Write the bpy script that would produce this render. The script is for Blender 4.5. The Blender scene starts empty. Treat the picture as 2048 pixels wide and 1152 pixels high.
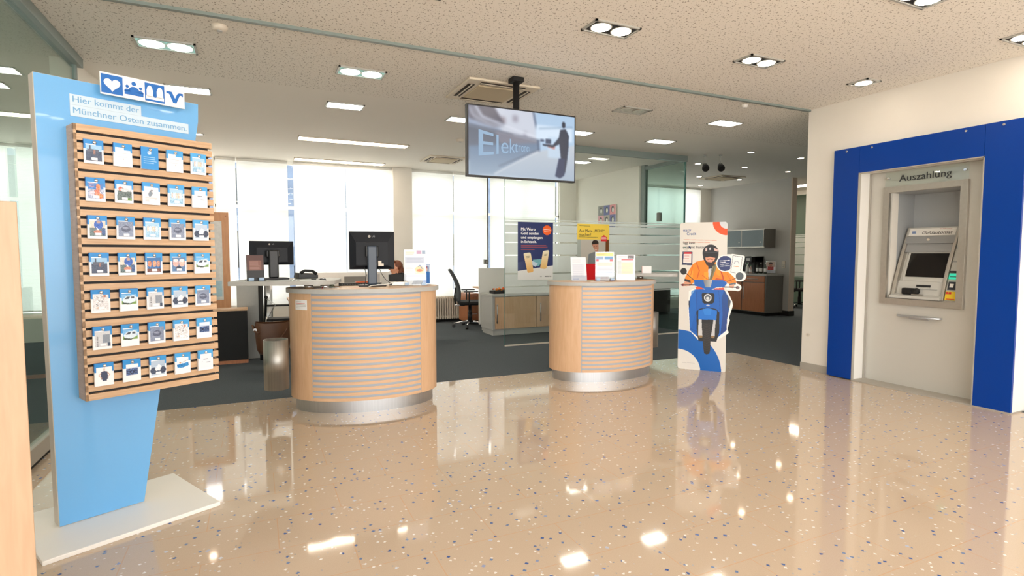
import bpy, bmesh, math, random
import numpy as np
from mathutils import Matrix, Vector
random.seed(7)
rng = np.random.default_rng(5)
SC = bpy.context.scene
COL = SC.collection
PI = math.pi

# ------------------------------------------------------------------ camera, world, exposure
cd = bpy.data.cameras.new('camera'); cam = bpy.data.objects.new('camera', cd); COL.objects.link(cam)
cd.sensor_width = 36.0; cd.lens = 36.0*1102/2048; cd.clip_start = .05; cd.clip_end = 200
cam.location = (0, 0, 1.38)
cam.rotation_euler = (PI/2-math.atan(68/1102), 0, -math.radians(24.9))
SC.camera = cam
vs = SC.view_settings
vs.view_transform = 'Standard'; vs.look = 'None'; vs.gamma = 1; vs.use_curve_mapping = False
vs.exposure = 0.76
world = bpy.data.worlds.new('world'); SC.world = world; world.use_nodes = True
bg = world.node_tree.nodes['Background']
bg.inputs[0].default_value = (1, .98, .96, 1); bg.inputs[1].default_value = 4.0
L_DOWN = 22.0     # radiance of the round halogen reflectors
L_RECT = 20.0     # radiance of the rectangular fixtures

# ------------------------------------------------------------------ materials
def lin(c):
    r = []
    for v in c[:3]:
        v = v/255.0
        r.append(v/12.92 if v <= .04045 else ((v+.055)/1.055)**2.4)
    return (r[0], r[1], r[2], 1)
def new(name):
    m = bpy.data.materials.new(name); m.use_nodes = True
    nt = m.node_tree; return m, nt, nt.nodes, nt.links
def mat(name, c, rough=.5, metal=0, spec=.5, var=.0, scale=30, aniso=None, coat=0):
    m, nt, N, L = new(name); b = N['Principled BSDF']
    b.inputs['Base Color'].default_value = lin(c); b.inputs['Roughness'].default_value = rough
    b.inputs['Metallic'].default_value = metal; b.inputs['Specular IOR Level'].default_value = spec
    b.inputs['Coat Weight'].default_value = coat
    if name == 'brushed steel': b.inputs['Anisotropic'].default_value = .8
    if var or aniso:
        tc = N.new('ShaderNodeTexCoord'); mp = N.new('ShaderNodeMapping'); n = N.new('ShaderNodeTexNoise')
        n.inputs['Scale'].default_value = scale; n.inputs['Detail'].default_value = 4
        if aniso: mp.inputs['Scale'].default_value = aniso
        L.new(tc.outputs['Object'], mp.inputs[0]); L.new(mp.outputs[0], n.inputs['Vector'])
        cr = N.new('ShaderNodeValToRGB'); v = var
        a = [max(0, x*(1-v)) for x in lin(c)[:3]]+[1]; bb = [min(1, x*(1+v)) for x in lin(c)[:3]]+[1]
        cr.color_ramp.elements[0].position = .3; cr.color_ramp.elements[1].position = .7
        cr.color_ramp.elements[0].color = a; cr.color_ramp.elements[1].color = bb
        L.new(n.outputs['Fac'], cr.inputs[0]); L.new(cr.outputs[0], b.inputs['Base Color'])
    return m
def emis(name, c, s):
    m, nt, N, L = new(name); N.remove(N['Principled BSDF'])
    e = N.new('ShaderNodeEmission'); e.inputs[0].default_value = lin(c); e.inputs[1].default_value = s
    L.new(e.outputs[0], N['Material Output'].inputs[0]); return m
def wood(name, c1, c2, axis=(1, 1, 12), rough=.4):
    m, nt, N, L = new(name); b = N['Principled BSDF']; b.inputs['Roughness'].default_value = rough
    tc = N.new('ShaderNodeTexCoord'); mp = N.new('ShaderNodeMapping'); mp.inputs['Scale'].default_value = axis
    n = N.new('ShaderNodeTexNoise'); n.inputs['Scale'].default_value = 6; n.inputs['Detail'].default_value = 6
    n.inputs['Distortion'].default_value = .6
    cr = N.new('ShaderNodeValToRGB'); cr.color_ramp.elements[0].position = .3; cr.color_ramp.elements[1].position = .72
    cr.color_ramp.elements[0].color = lin(c1); cr.color_ramp.elements[1].color = lin(c2)
    L.new(tc.outputs['Object'], mp.inputs[0]); L.new(mp.outputs[0], n.inputs['Vector'])
    L.new(n.outputs['Fac'], cr.inputs[0]); L.new(cr.outputs[0], b.inputs['Base Color'])
    return m
def glass(name, tint, refl=1.0, rough=0.0):
    m, nt, N, L = new(name); N.remove(N['Principled BSDF'])
    t = N.new('ShaderNodeBsdfTransparent'); t.inputs[0].default_value = lin(tint)
    g = N.new('ShaderNodeBsdfGlossy'); g.inputs['Roughness'].default_value = rough
    f = N.new('ShaderNodeLayerWeight'); f.inputs[0].default_value = .5
    pw = vmath(N, L, 'POWER', f.outputs['Facing'], 5); sc = vmath(N, L, 'MULTIPLY', pw, .9*refl); ad = vmath(N, L, 'ADD', sc, .04*refl)
    mx = N.new('ShaderNodeMixShader'); L.new(ad, mx.inputs[0])
    L.new(t.outputs[0], mx.inputs[1]); L.new(g.outputs[0], mx.inputs[2]); L.new(mx.outputs[0], N['Material Output'].inputs[0])
    return m
def frosted(name, c, clear=.35):
    m, nt, N, L = new(name); N.remove(N['Principled BSDF'])
    t = N.new('ShaderNodeBsdfTransparent'); t.inputs[0].default_value = lin(c)
    tr = N.new('ShaderNodeBsdfTranslucent'); tr.inputs[0].default_value = lin(c)
    d = N.new('ShaderNodeBsdfDiffuse'); d.inputs[0].default_value = lin(c)
    m1 = N.new('ShaderNodeMixShader'); m1.inputs[0].default_value = .5
    m2 = N.new('ShaderNodeMixShader'); m2.inputs[0].default_value = clear
    L.new(tr.outputs[0], m1.inputs[1]); L.new(d.outputs[0], m1.inputs[2])
    L.new(m1.outputs[0], m2.inputs[1]); L.new(t.outputs[0], m2.inputs[2]); L.new(m2.outputs[0], N['Material Output'].inputs[0])
    return m
def vmath(N, L, op, a, b=None):
    n = N.new('ShaderNodeMath'); n.operation = op
    for i, x in enumerate((a, b)):
        if x is None: continue
        if isinstance(x, (int, float)): n.inputs[i].default_value = x
        else: L.new(x, n.inputs[i])
    return n.outputs[0]
def mixc(N, L, fac, a, b):
    n = N.new('ShaderNodeMix'); n.data_type = 'RGBA'
    for idx, x in ((0, fac), (6, a), (7, b)):
        if isinstance(x, (int, float)): n.inputs[idx].default_value = x
        elif isinstance(x, tuple): n.inputs[idx].default_value = x
        else: L.new(x, n.inputs[idx])
    return n.outputs[2]
def floor_mat():
    m, nt, N, L = new('terrazzo'); b = N['Principled BSDF']
    g = N.new('ShaderNodeNewGeometry')
    base = N.new('ShaderNodeTexNoise'); base.inputs['Scale'].default_value = 260; base.inputs['Detail'].default_value = 3
    L.new(g.outputs['Position'], base.inputs['Vector'])
    col = mixc(N, L, base.outputs['Fac'], lin((188, 168, 146)), lin((205, 186, 165)))
    # chips: voronoi cells with a random pick
    nz = N.new('ShaderNodeTexNoise'); nz.inputs['Scale'].default_value = 90
    L.new(g.outputs['Position'], nz.inputs['Vector'])
    sc = N.new('ShaderNodeVectorMath'); sc.operation = 'SCALE'; sc.inputs['Scale'].default_value = .010
    L.new(nz.outputs['Color'], sc.inputs[0])
    ad = N.new('ShaderNodeVectorMath'); ad.operation = 'ADD'; L.new(g.outputs['Position'], ad.inputs[0]); L.new(sc.outputs[0], ad.inputs[1])
    for scale, thr, prob, cols in ((30, .30, .05, ((58, 86, 150), (120, 140, 175))), (34, .28, .06, ((240, 236, 230), (222, 222, 222))), (17, .2, .05, ((50, 90, 165), (215, 220, 228))), (52, .3, .06, ((140, 146, 156), (230, 218, 206)))):
        v = N.new('ShaderNodeTexVoronoi'); v.voronoi_dimensions = '2D'; v.distance = 'MANHATTAN'
        v.inputs['Scale'].default_value = scale
        L.new(ad.outputs[0], v.inputs['Vector'])
        sp = N.new('ShaderNodeSeparateColor'); L.new(v.outputs['Color'], sp.inputs[0])
        near = vmath(N, L, 'LESS_THAN', v.outputs['Distance'], thr)
        pick = vmath(N, L, 'LESS_THAN', sp.outputs[0], prob)
        f = vmath(N, L, 'MULTIPLY', near, pick)
        cc = mixc(N, L, sp.outputs[1], lin(cols[0]), lin(cols[1]))
        col = mixc(N, L, f, col, cc)
    mp = N.new('ShaderNodeMapping'); mp.inputs['Location'].default_value = (-.71, -3.06+.66, 0)
    L.new(g.outputs['Position'], mp.inputs[0])
    br = N.new('ShaderNodeTexBrick'); br.inputs['Scale'].default_value = 1; br.inputs['Brick Width'].default_value = .645
    br.inputs['Row Height'].default_value = .33; br.inputs['Mortar Size'].default_value = .0022; br.inputs['Mortar Smooth'].default_value = 0
    L.new(mp.outputs[0], br.inputs['Vector'])
    col = mixc(N, L, vmath(N, L, 'MULTIPLY', br.outputs['Fac'], .55), col, lin((205, 160, 120)))
    L.new(col, b.inputs['Base Color'])
    b.inputs['Roughness'].default_value = .055; b.inputs['Specular IOR Level'].default_value = .62
    return m
def ceiling_mat():
    m, nt, N, L = new('perforated plaster'); b = N['Principled BSDF']; b.inputs['Roughness'].default_value = .9
    g = N.new('ShaderNodeNewGeometry'); sx = N.new('ShaderNodeSeparateXYZ'); L.new(g.outputs['Position'], sx.inputs[0])
    col = lin((240, 235, 226)); dark = lin((160, 151, 140))
    for scale, r1 in ((24, .085), (32, .075), (17, .10)):
        v = N.new('ShaderNodeTexVoronoi'); v.voronoi_dimensions = '2D'; v.inputs['Scale'].default_value = scale
        L.new(g.outputs['Position'], v.inputs['Vector'])
        f = vmath(N, L, 'LESS_THAN', v.outputs['Distance'], r1)
        edge = vmath(N, L, 'LESS_THAN', sx.outputs[1], 6.05)
        edge2 = vmath(N, L, 'GREATER_THAN', sx.outputs[0], -1.4)
        f = vmath(N, L, 'MULTIPLY', vmath(N, L, 'MULTIPLY', f, edge), edge2)
        col = mixc(N, L, f, col, dark)
    L.new(col, b.inputs['Base Color']); return m
def picture_mat(name, emit=0, rough=.35):
    m, nt, N, L = new(name); b = N['Principled BSDF']
    a = N.new('ShaderNodeAttribute'); a.attribute_name = 'Col'
    b.inputs['Roughness'].default_value = rough
    if emit:
        b.inputs['Base Color'].default_value = (.01, .01, .01, 1); b.inputs['Roughness'].default_value = .25
        L.new(a.outputs['Color'], b.inputs['Emission Color']); b.inputs['Emission Strength'].default_value = emit
    else: L.new(a.outputs['Color'], b.inputs['Base Color'])
    return m
def blind_mat():
    m, nt, N, L = new('roller blind fabric'); N.remove(N['Principled BSDF'])
    g = N.new('ShaderNodeNewGeometry'); w = N.new('ShaderNodeTexWave'); w.bands_direction = 'Z'
    w.inputs['Scale'].default_value = 14; w.inputs['Distortion'].default_value = 1.2; w.inputs['Detail'].default_value = 2
    L.new(g.outputs['Position'], w.inputs['Vector'])
    c = mixc(N, L, w.outputs['Fac'], lin((240, 241, 239)), lin((249, 249, 247)))
    d = N.new('ShaderNodeBsdfDiffuse'); t = N.new('ShaderNodeBsdfTranslucent')
    L.new(c, d.inputs[0]); L.new(c, t.inputs[0])
    mx = N.new('ShaderNodeMixShader'); mx.inputs[0].default_value = .36
    L.new(d.outputs[0], mx.inputs[1]); L.new(t.outputs[0], mx.inputs[2]); L.new(mx.outputs[0], N['Material Output'].inputs[0])
    return m
M = dict(
    wall=mat('wall paint', (236, 231, 221), .85, var=.015, scale=3), wall_grey=mat('grey wall paint', (196, 194, 190), .85, var=.02, scale=3),
    jamb=mat('lit wall end paint', (222, 205, 188), .8), base=mat('skirting grey', (170, 165, 155), .5),
    dark_base=mat('dark skirting', (34, 32, 32), .6),
    floor=floor_mat(), ceil=ceiling_mat(), carpet=mat('carpet', (84, 90, 94), .95, spec=.1, var=.22, scale=160),
    beech=wood('beech veneer', (206, 166, 128), (216, 179, 143), (8, 8, .8)), beech_h=wood('beech strips', (210, 170, 132), (220, 183, 147), (1, 1, 8)),
    beech_pale=wood('pale beech veneer', (226, 192, 156), (236, 205, 172), (8, 8, .8)),
    oak=wood('oak slats', (190, 153, 116), (208, 174, 138), (1.2, 1.2, 14)), beech_dark=wood('brown beech fronts', (168, 106, 70), (184, 120, 82), (8, 8, .8)),
    grey=mat('grey laminate', (178, 178, 174), .45, var=.02), grey_d=mat('dark grey laminate', (120, 118, 112), .5), slot=mat('silver grey laminate', (160, 170, 182), .4),
    steel=mat('brushed steel', (190, 192, 194), .34, metal=1, var=.06, scale=4, aniso=(30, 30, .4)), chrome=mat('chrome', (220, 220, 222), .12, metal=1),
    alu=mat('satin aluminium', (190, 186, 178), .38, metal=.85, var=.04), black=mat('black plastic', (20, 21, 23), .4), black_m=mat('black matt', (14, 14, 15), .7),
    black_gl=mat('black gloss', (10, 10, 12), .12), monitor=mat('monitor housing', (18, 22, 29), .45, spec=.25), monitor_b=mat('monitor stand', (58, 70, 86), .32),
    white=mat('white laminate', (238, 236, 230), .4), white_p=mat('white paper', (240, 240, 240), .6), cream=mat('cream plastic', (226, 216, 200), .5), acrylic=glass('clear acrylic', (246, 248, 250), 1.4),
    skyblue=mat('light blue panel', (104, 172, 226), .33, coat=.3), blue_edge=mat('panel edge beige', (206, 199, 186), .5), textbox=mat('pale lettering strip', (200, 218, 232), .4),
    textblue=mat('pale blue lettering', (112, 166, 208), .4), logo_blue=mat('logo blue', (0, 100, 184), .35), logo_white=mat('logo white', (240, 240, 238), .35),
    blue=mat('royal blue panel', (0, 60, 152), .3, spec=.25), glass=glass('clear glass', (250, 253, 252), .8), glass_g=glass('green glass', (226, 240, 236), 1.3), glass_edge=mat('glass edge', (70, 120, 112), .2),
    frost=frosted('frosted film', (240, 244, 242), .34), frost_g=frosted('greenish frosted film', (206, 224, 222), .34), mull=mat('grey green frame', (130, 142, 138), .4),
    blind=blind_mat(), black_slot=mat('dark slot', (22, 22, 24), .6), dark_text=mat('dark lettering', (40, 42, 48), .4), white_t=mat('white lettering', (245, 245, 245), .4),
    red=mat('red print', (214, 30, 40), .4), orange=mat('orange print', (238, 96, 22), .4), brown=mat('brown leather', (92, 58, 34), .42, var=.15, scale=8),
    rubber=mat('rubber', (24, 24, 25), .8), mesh=mat('grey mesh fabric', (64, 68, 72), .8, var=.2, scale=120), skin=mat('skin', (222, 160, 128), .5),
    hair=mat('auburn hair', (112, 58, 30), .5, var=.3, scale=40), cloth=mat('dark knit', (58, 62, 74), .85, var=.1, scale=60), atm=mat('machine grey', (196, 196, 190), .4), atm_d=mat('machine grey shade', (150, 152, 152), .45),
    green=emis('green reader light', (60, 190, 150), .8), yellow=mat('yellow sticker', (240, 205, 40), .45), reader=mat('reader dark', (48, 52, 60), .3),
    lampw=emis('warm lamp', (255, 240, 222), L_DOWN), lampc=emis('cool lamp', (238, 255, 246), L_RECT), lampr=emis('neutral lamp', (255, 250, 238), L_RECT*.8), led=emis('strip light', (255, 236, 214), 12.0), cover=emis('lit glass cover', (176, 220, 204), .45), small=emis('small spot lamp', (255, 228, 200), 26.0),
    lamp_off=mat('reflector', (200, 196, 188), .3, metal=.6, var=.25, scale=30), rim=mat('fixture rim', (186, 186, 180), .4, metal=.3), ac_dark=mat('vent slot', (60, 52, 44), .8), ac=mat('vent panel', (224, 212, 192), .55), ac2=mat('vent grille', (206, 188, 156), .7),
    pic=picture_mat('printed picture'), tvpic=picture_mat('screen picture', .58), brick=mat('outside facade', (78, 90, 110), .9, var=.2, scale=2), bottle=glass('bottle glass', (214, 226, 220), 2.0), red_l=mat('dark red plastic', (90, 20, 24), .5),
    corkwood=wood('birch frame', (206, 150, 106), (218, 164, 120), (6, 6, .8)), pavement_bounce=mat('pavement', (228, 224, 216), .9, var=.05))

# ------------------------------------------------------------------ mesh builder
class MB:
    def __init__(s): s.v = []; s.f = []; s.m = []; s.s = []
    def add(s, vs, fs, mi=0, sm=False, X=None):
        o = len(s.v)
        for p in vs:
            p = Vector(p)
            if X is not None: p = X @ p
            s.v.append(p)
        for f in fs: s.f.append([i+o for i in f]); s.m.append(mi); s.s.append(sm)
        return s
    def box(s, x0, x1, y0, y1, z0, z1, mi=0, X=None):
        vs = [(x, y, z) for z in (z0, z1) for y in (y0, y1) for x in (x0, x1)]
        return s.add(vs, [(0, 2, 3, 1), (4, 5, 7, 6), (0, 1, 5, 4), (2, 6, 7, 3), (0, 4, 6, 2), (1, 3, 7, 5)], mi, False, X)
    def prism(s, poly, y0, y1, mi=0, X=None, plane='xz'):
        n = len(poly)
        if plane == 'xz': vs = [(p[0], y0, p[1]) for p in poly]+[(p[0], y1, p[1]) for p in poly]
        elif plane == 'xy': vs = [(p[0], p[1], y0) for p in poly]+[(p[0], p[1], y1) for p in poly]
        else: vs = [(y0, p[0], p[1]) for p in poly]+[(y1, p[0], p[1]) for p in poly]
        fs = [list(range(n)), list(range(2*n-1, n-1, -1))]+[(i, n+i, n+(i+1) % n, (i+1) % n) for i in range(n)]
        return s.add(vs, fs, mi, False, X)
    def cyl(s, p0, p1, r0, r1=None, n=18, mi=0, cap=True, sm=True, X=None):
        if r1 is None: r1 = r0
        p0 = Vector(p0); p1 = Vector(p1); d = (p1-p0).normalized()
        a = d.orthogonal().normalized(); b = d.cross(a)
        vs = []
        for p, r in ((p0, r0), (p1, r1)):
            for i in range(n):
                t = 2*PI*i/n; vs.append(p+a*math.cos(t)*r+b*math.sin(t)*r)
        s.add(vs, [(i, (i+1) % n, n+(i+1) % n, n+i) for i in range(n)], mi, sm, X)
        if cap: s.add(vs, [list(range(n-1, -1, -1)), list(range(n, 2*n))], mi, False, X)
        return s
    def tube(s, pts, r, n=8, mi=0, X=None):
        pts = [Vector(p) for p in pts]; rings = []; up = None
        rr = r if isinstance(r, (list, tuple)) else [r]*len(pts)
        vs = []
        for i, p in enumerate(pts):
            d = (pts[min(i+1, len(pts)-1)]-pts[max(i-1, 0)]).normalized()
            a = d.orthogonal().normalized() if up is None else (up-d*up.dot(d)).normalized()
            up = a; b = d.cross(a)
            for k in range(n):
                t = 2*PI*k/n; vs.append(p+(a*math.cos(t)+b*math.sin(t))*rr[i])
        fs = [(i*n+k, i*n+(k+1) % n, (i+1)*n+(k+1) % n, (i+1)*n+k) for i in range(len(pts)-1) for k in range(n)]
        s.add(vs, fs, mi, True, X); s.add(vs, [list(range(n-1, -1, -1)), list(range((len(pts)-1)*n, len(pts)*n))], mi, False, X)
        return s
    def lathe(s, prof, n=24, mi=0, X=None, c=(0, 0), sm=True):
        vs = []
        for r, z in prof:
            for k in range(n):
                t = 2*PI*k/n; vs.append((c[0]+r*math.cos(t), c[1]+r*math.sin(t), z))
        fs = [(i*n+k, i*n+(k+1) % n, (i+1)*n+(k+1) % n, (i+1)*n+k) for i in range(len(prof)-1) for k in range(n)]
        return s.add(vs, fs, mi, sm, X)
    def ball(s, c, r, n=12, mi=0, X=None):
        rx, ry, rz = r if isinstance(r, (tuple, list)) else (r, r, r); vs = []; h = n//2+1
        for i in range(h+1):
            p = PI*i/h
            for k in range(n):
                t = 2*PI*k/n; vs.append((c[0]+rx*math.sin(p)*math.cos(t), c[1]+ry*math.sin(p)*math.sin(t), c[2]-rz*math.cos(p)))
        return s.add(vs, [(i*n+k, i*n+(k+1) % n, (i+1)*n+(k+1) % n, (i+1)*n+k) for i in range(h) for k in range(n)], mi, True, X)
    def build(s, name, mats, parent=None, bevel=0, loc=None, rotz=0, sub=0):
        me = bpy.data.meshes.new(name); me.from_pydata([tuple(v) for v in s.v], [], s.f)
        if not isinstance(mats, (list, tuple)): mats = [mats]
        for m in mats: me.materials.append(m)
        for p, mi, sm in zip(me.polygons, s.m, s.s): p.material_index = mi; p.use_smooth = sm
        bm = bmesh.new(); bm.from_mesh(me); bmesh.ops.remove_doubles(bm, verts=bm.verts, dist=1e-5)
        bmesh.ops.recalc_face_normals(bm, faces=bm.faces); bm.to_mesh(me); bm.free()
        o = bpy.data.objects.new(name, me); COL.objects.link(o)
        if parent: o.parent = parent
        if loc: o.location = loc
        if rotz: o.rotation_euler = (0, 0, rotz)
        if bevel:
            b = o.modifiers.new('bevel', 'BEVEL'); b.width = bevel; b.segments = 2; b.limit_method = 'ANGLE'
        if sub:
            b = o.modifiers.new('sub', 'SUBSURF'); b.levels = sub; b.render_levels = sub
        return o
def tag(o, label=None, cat=None, group=None, kind=None):
    if label: o['label'] = label
    if cat: o['category'] = cat
    if group: o['group'] = group
    if kind: o['kind'] = kind
    return o
def T(name, label, cat, loc=(0, 0, 0), rotz=0, group=None):
    o = bpy.data.objects.new(name, None); COL.objects.link(o); o.empty_display_size = .1
    o.location = loc; o.rotation_euler = (0, 0, rotz); return tag(o, label, cat, group)
def S(o): o['kind'] = 'structure'; return o
def copy_tree(o, parent=None):
    c = o.copy(); COL.objects.link(c); c.parent = parent
    for ch in list(o.children): copy_tree(ch, c)
    return c
def text(body, mt, parent, x, z, y, h=None, w=None, name='lettering', align='l', fn=None, thick=.0006, bold=0):
    cu = bpy.data.curves.new('t', 'FONT'); cu.body = body; cu.resolution_u = 3
    ob = bpy.data.objects.new('t', cu); COL.objects.link(ob)
    bpy.context.view_layer.update()
    me = bpy.data.meshes.new_from_object(ob.evaluated_get(bpy.context.evaluated_depsgraph_get()))
    bpy.data.objects.remove(ob); bpy.data.curves.remove(cu)
    P = [v.co.copy() for v in me.vertices]
    x0 = min(p.x for p in P); x1 = max(p.x for p in P)
    sy = (h/.7) if h else w/(x1-x0); sx = (w/(x1-x0)) if w else sy
    off = {'l': 0, 'c': -(x1-x0)*sx/2, 'r': -(x1-x0)*sx}[align]
    for v, p in zip(me.vertices, P):
        q = ((p.x-x0)*sx+off, 0, p.y*sy); q = fn(q) if fn else q
        v.co = (x+q[0], y+q[1], z+q[2])
    if bold:
        V_ = [tuple(v.co) for v in me.vertices]; F_ = [tuple(p.vertices) for p in me.polygons]; n_ = len(V_); d_ = bold*sx*1.2
        me = bpy.data.meshes.new(name); me.from_pydata([(v[0]+k*d_, v[1]-.00015*(k+1), v[2]+abs(k)*d_*.3) for k in (-1, 0, 1) for v in V_], [], [tuple(i+k*n_ for i in f) for k in range(3) for f in F_])
    me.materials.clear(); me.materials.append(mt); me.name = name
    o = bpy.data.objects.new(name, me); COL.objects.link(o); o.parent = parent
    return o

# ------------------------------------------------------------------ printed pictures (painted on a fine grid of coloured vertices)
class Cv:
    def __init__(s, w, h, res, bgc=(255, 255, 255)):
        s.w = w; s.h = h; s.nx = int(w*res); s.ny = int(h*res)
        s.a = np.zeros((s.ny, s.nx, 4)); s.a[..., :3] = bgc; s.a[..., 3] = 1
        s.X, s.Y = np.meshgrid((np.arange(s.nx)+.5)*w/s.nx, (np.arange(s.ny)+.5)*h/s.ny)
    def put(s, m, c, al=1):
        if not isinstance(m, np.ndarray): return s
        c = np.array(c, float)
        if c.ndim == 1: s.a[m, :3] = s.a[m, :3]*(1-al)+c[:3]*al
        return s
    def rect(s, x0, y0, x1, y1, c, al=1): return s.put((s.X >= x0) & (s.X <= x1) & (s.Y >= y0) & (s.Y <= y1), c, al)
    def mpoly(s, pts):
        r = np.zeros(s.X.shape, bool); n = len(pts)
        for i in range(n):
            xa, ya = pts[i]; xb, yb = pts[(i+1) % n]
            if ya == yb: continue
            c = ((ya > s.Y) != (yb > s.Y)) & (s.X < (xb-xa)*(s.Y-ya)/(yb-ya)+xa); r ^= c
        return r
    def poly(s, pts, c, al=1): return s.put(s.mpoly(pts), c, al)
    def ell(s, cx, cy, rx, ry, c, al=1, rot=0):
        u = (s.X-cx)*math.cos(rot)+(s.Y-cy)*math.sin(rot); v = -(s.X-cx)*math.sin(rot)+(s.Y-cy)*math.cos(rot)
        return s.put((u/rx)**2+(v/ry)**2 <= 1, c, al)
    def ring(s, cx, cy, r0, r1, c): d = np.hypot(s.X-cx, s.Y-cy); return s.put((d >= r0) & (d <= r1), c)
    def line(s, pts, wd, c, al=1):
        for (xa, ya), (xb, yb) in zip(pts[:-1], pts[1:]):
            L2 = (xb-xa)**2+(yb-ya)**2+1e-9; t = np.clip(((s.X-xa)*(xb-xa)+(s.Y-ya)*(yb-ya))/L2, 0, 1)
            s.put(np.hypot(s.X-xa-t*(xb-xa), s.Y-ya-t*(yb-ya)) <= wd/2, c, al)
        return s
    def noise(s, amt, k=2, box=None):
        n = rng.normal(size=(s.ny//k+1, s.nx//k+1)).repeat(k, 0).repeat(k, 1)[:s.ny, :s.nx]
        if box: n = n*((s.X >= box[0]) & (s.X <= box[2]) & (s.Y >= box[1]) & (s.Y <= box[3]))
        s.a[..., :3] = np.clip(s.a[..., :3]+n[..., None]*amt, 0, 255); return s
    def grad(s, pts, c0, c1, ax=1, al=1):
        m = s.mpoly(pts); v = s.Y if ax else s.X; lo = v[m].min() if m.any() else 0; hi = v[m].max() if m.any() else 1
        t = ((v-lo)/(hi-lo+1e-9))[..., None]; c = np.array(c0)*(1-t)+np.array(c1)*t
        s.a[m, :3] = s.a[m, :3]*(1-al)+c[m]*al; return s
    def blur(s, k):
        a = s.a[..., :3]
        for ax in (0, 1):
            p = np.pad(a, [(k, k) if i == ax else (0, 0) for i in range(3)], mode='edge')
            a = sum(np.take(p, range(i, i+s.a.shape[ax]), axis=ax) for i in range(2*k+1))/(2*k+1)
        s.a[..., :3] = a; return s
    def lines(s, x0, y0, x1, n, dy, wd, c, al=.7):
        for i in range(n): s.line([(x0, y0+i*dy), (x1-(x1-x0)*random.random()*.25, y0+i*dy)], wd, c, al)
        return s
def cv_mesh(cv, W, H, name, parent, x0, z1, y, mt=None, mask=None):
    """picture with left edge x0, top z1, facing local -y"""
    ny, nx = cv.ny, cv.nx
    xs = np.linspace(0, W, nx); zs = np.linspace(0, H, ny)
    X, Z = np.meshgrid(xs, zs)
    co = np.stack([x0+X, np.full_like(X, y), z1-Z], -1).reshape(-1, 3)
    idx = np.arange(nx*ny).reshape(ny, nx)
    q = np.stack([idx[:-1, :-1], idx[1:, :-1], idx[1:, 1:], idx[:-1, 1:]], -1).reshape(-1, 4)
    if mask is not None:
        mm = mask.reshape(-1); q = q[mm[q].all(1)]
    me = bpy.data.meshes.new(name)
    me.vertices.add(len(co)); me.vertices.foreach_set('co', co.ravel())
    me.loops.add(q.size); me.loops.foreach_set('vertex_index', q.ravel())
    me.polygons.add(len(q)); me.polygons.foreach_set('loop_start', np.arange(0, q.size, 4)); me.polygons.foreach_set('loop_total', np.full(len(q), 4))
    c = cv.a.copy(); v = c[..., :3]/255.; c[..., :3] = np.where(v <= .04045, v/12.92, ((v+.055)/1.055)**2.4)
    at = me.color_attributes.new('Col', 'FLOAT_COLOR', 'POINT'); at.data.foreach_set('color', c.reshape(-1, 4).ravel().astype(np.float32))
    me.update(); me.validate()
    me.materials.append(mt or M['pic'])
    o = bpy.data.objects.new(name, me); COL.objects.link(o); o.parent = parent
    return o

# ------------------------------------------------------------------ the room
H = 3.06
def struct(name, m, *boxes, **k):
    b = MB()
    for x in boxes: b.box(*x)
    return S(b.build(name, m, **k))
struct('floor', M['floor'], (-1.38, 6.03, -3, 5.65, -.08, 0))
struct('floor', M['carpet'], (-5, -1.38, -3, 11, -.08, 0), (-1.38, 6.03, 5.65, 11, -.08, -.001), (6.03, 15.2, -3, 11, -.08, -.001))
struct('ceiling', M['ceil'], (-5, 15.2, -3, 11.0, H, H+.1))
o = MB().prism([(-1.40, 6.0), (-1.55, 6.0), (-1.1, 11), (-.93, 11)], 0, H, plane='xy').build('wall_left', M['wall']); S(o)
struct('wall_left', M['wall'], (-5.1, -5, -3, 11, 0, H))
# right wall with the cash machine niche
struct('wall_right', M['wall'], (5.93, 6.5, 4.13, 4.5, 0, H), (5.93, 6.5, -3, 4.13, 2.52, H), (6.15, 6.5, -3, 2.43, 0, 2.52))
struct('wall_right', M['wall'], (6.09, 6.2, 3.615, 4.13, 0, 2.52), (6.09, 6.2, 2.43, 2.985, 0, 2.52), (6.09, 6.2, 2.985, 3.615, 0, .92), (6.09, 6.2, 2.985, 3.615, 2.02, 2.52))
struct('baseboard_right', M['base'], (5.915, 5.93, 4.13, 4.5, 0, .085))
struct('wall_light_block', M['wall_grey'], (6.5, 15.2, 4.4, 4.5, 0, H))  # unseen wall, added to block light behind the lounge
# window wall
W0 = 10.9
struct('wall_back', M['wall'], (-1.1, 6.68, W0, 11, 0, .46), (2.46, 2.83, W0-.12, 11, 0, H), (6.25, 6.9, W0, 11, 0, H), (6.9, 8.62, W0, 11, 0, .75), (8.62, 10.4, W0, 11, 0, .3), (10.4, 10.75, W0, 11, 0, H), (-5, -.9, W0, 11, 0, .46), (-5, -4.4, W0, 11, .46, H), (-1.5, -.9, W0, 11, .9, H))
struct('wall_meeting', M['wall'], (6.68, 6.78, 8.62, W0, 0, H))
struct('wall_kitchen', M['wall_grey'], (10.75, 10.9, 8.52, 11, 0, H))
struct('trim_1', M['jamb'], (10.75, 10.9, 8.5, 8.52, 0, H))  # end of the kitchen wall, warm light put into its colour
struct('baseboard_back', M['dark_base'], (10.73, 10.91, 8.485, 8.7, 0, .11))
struct('wall_far', M['wall'], (15.1, 15.2, 4.5, 11, 0, H), (10.9, 15.2, W0, 11, 0, H))
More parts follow.
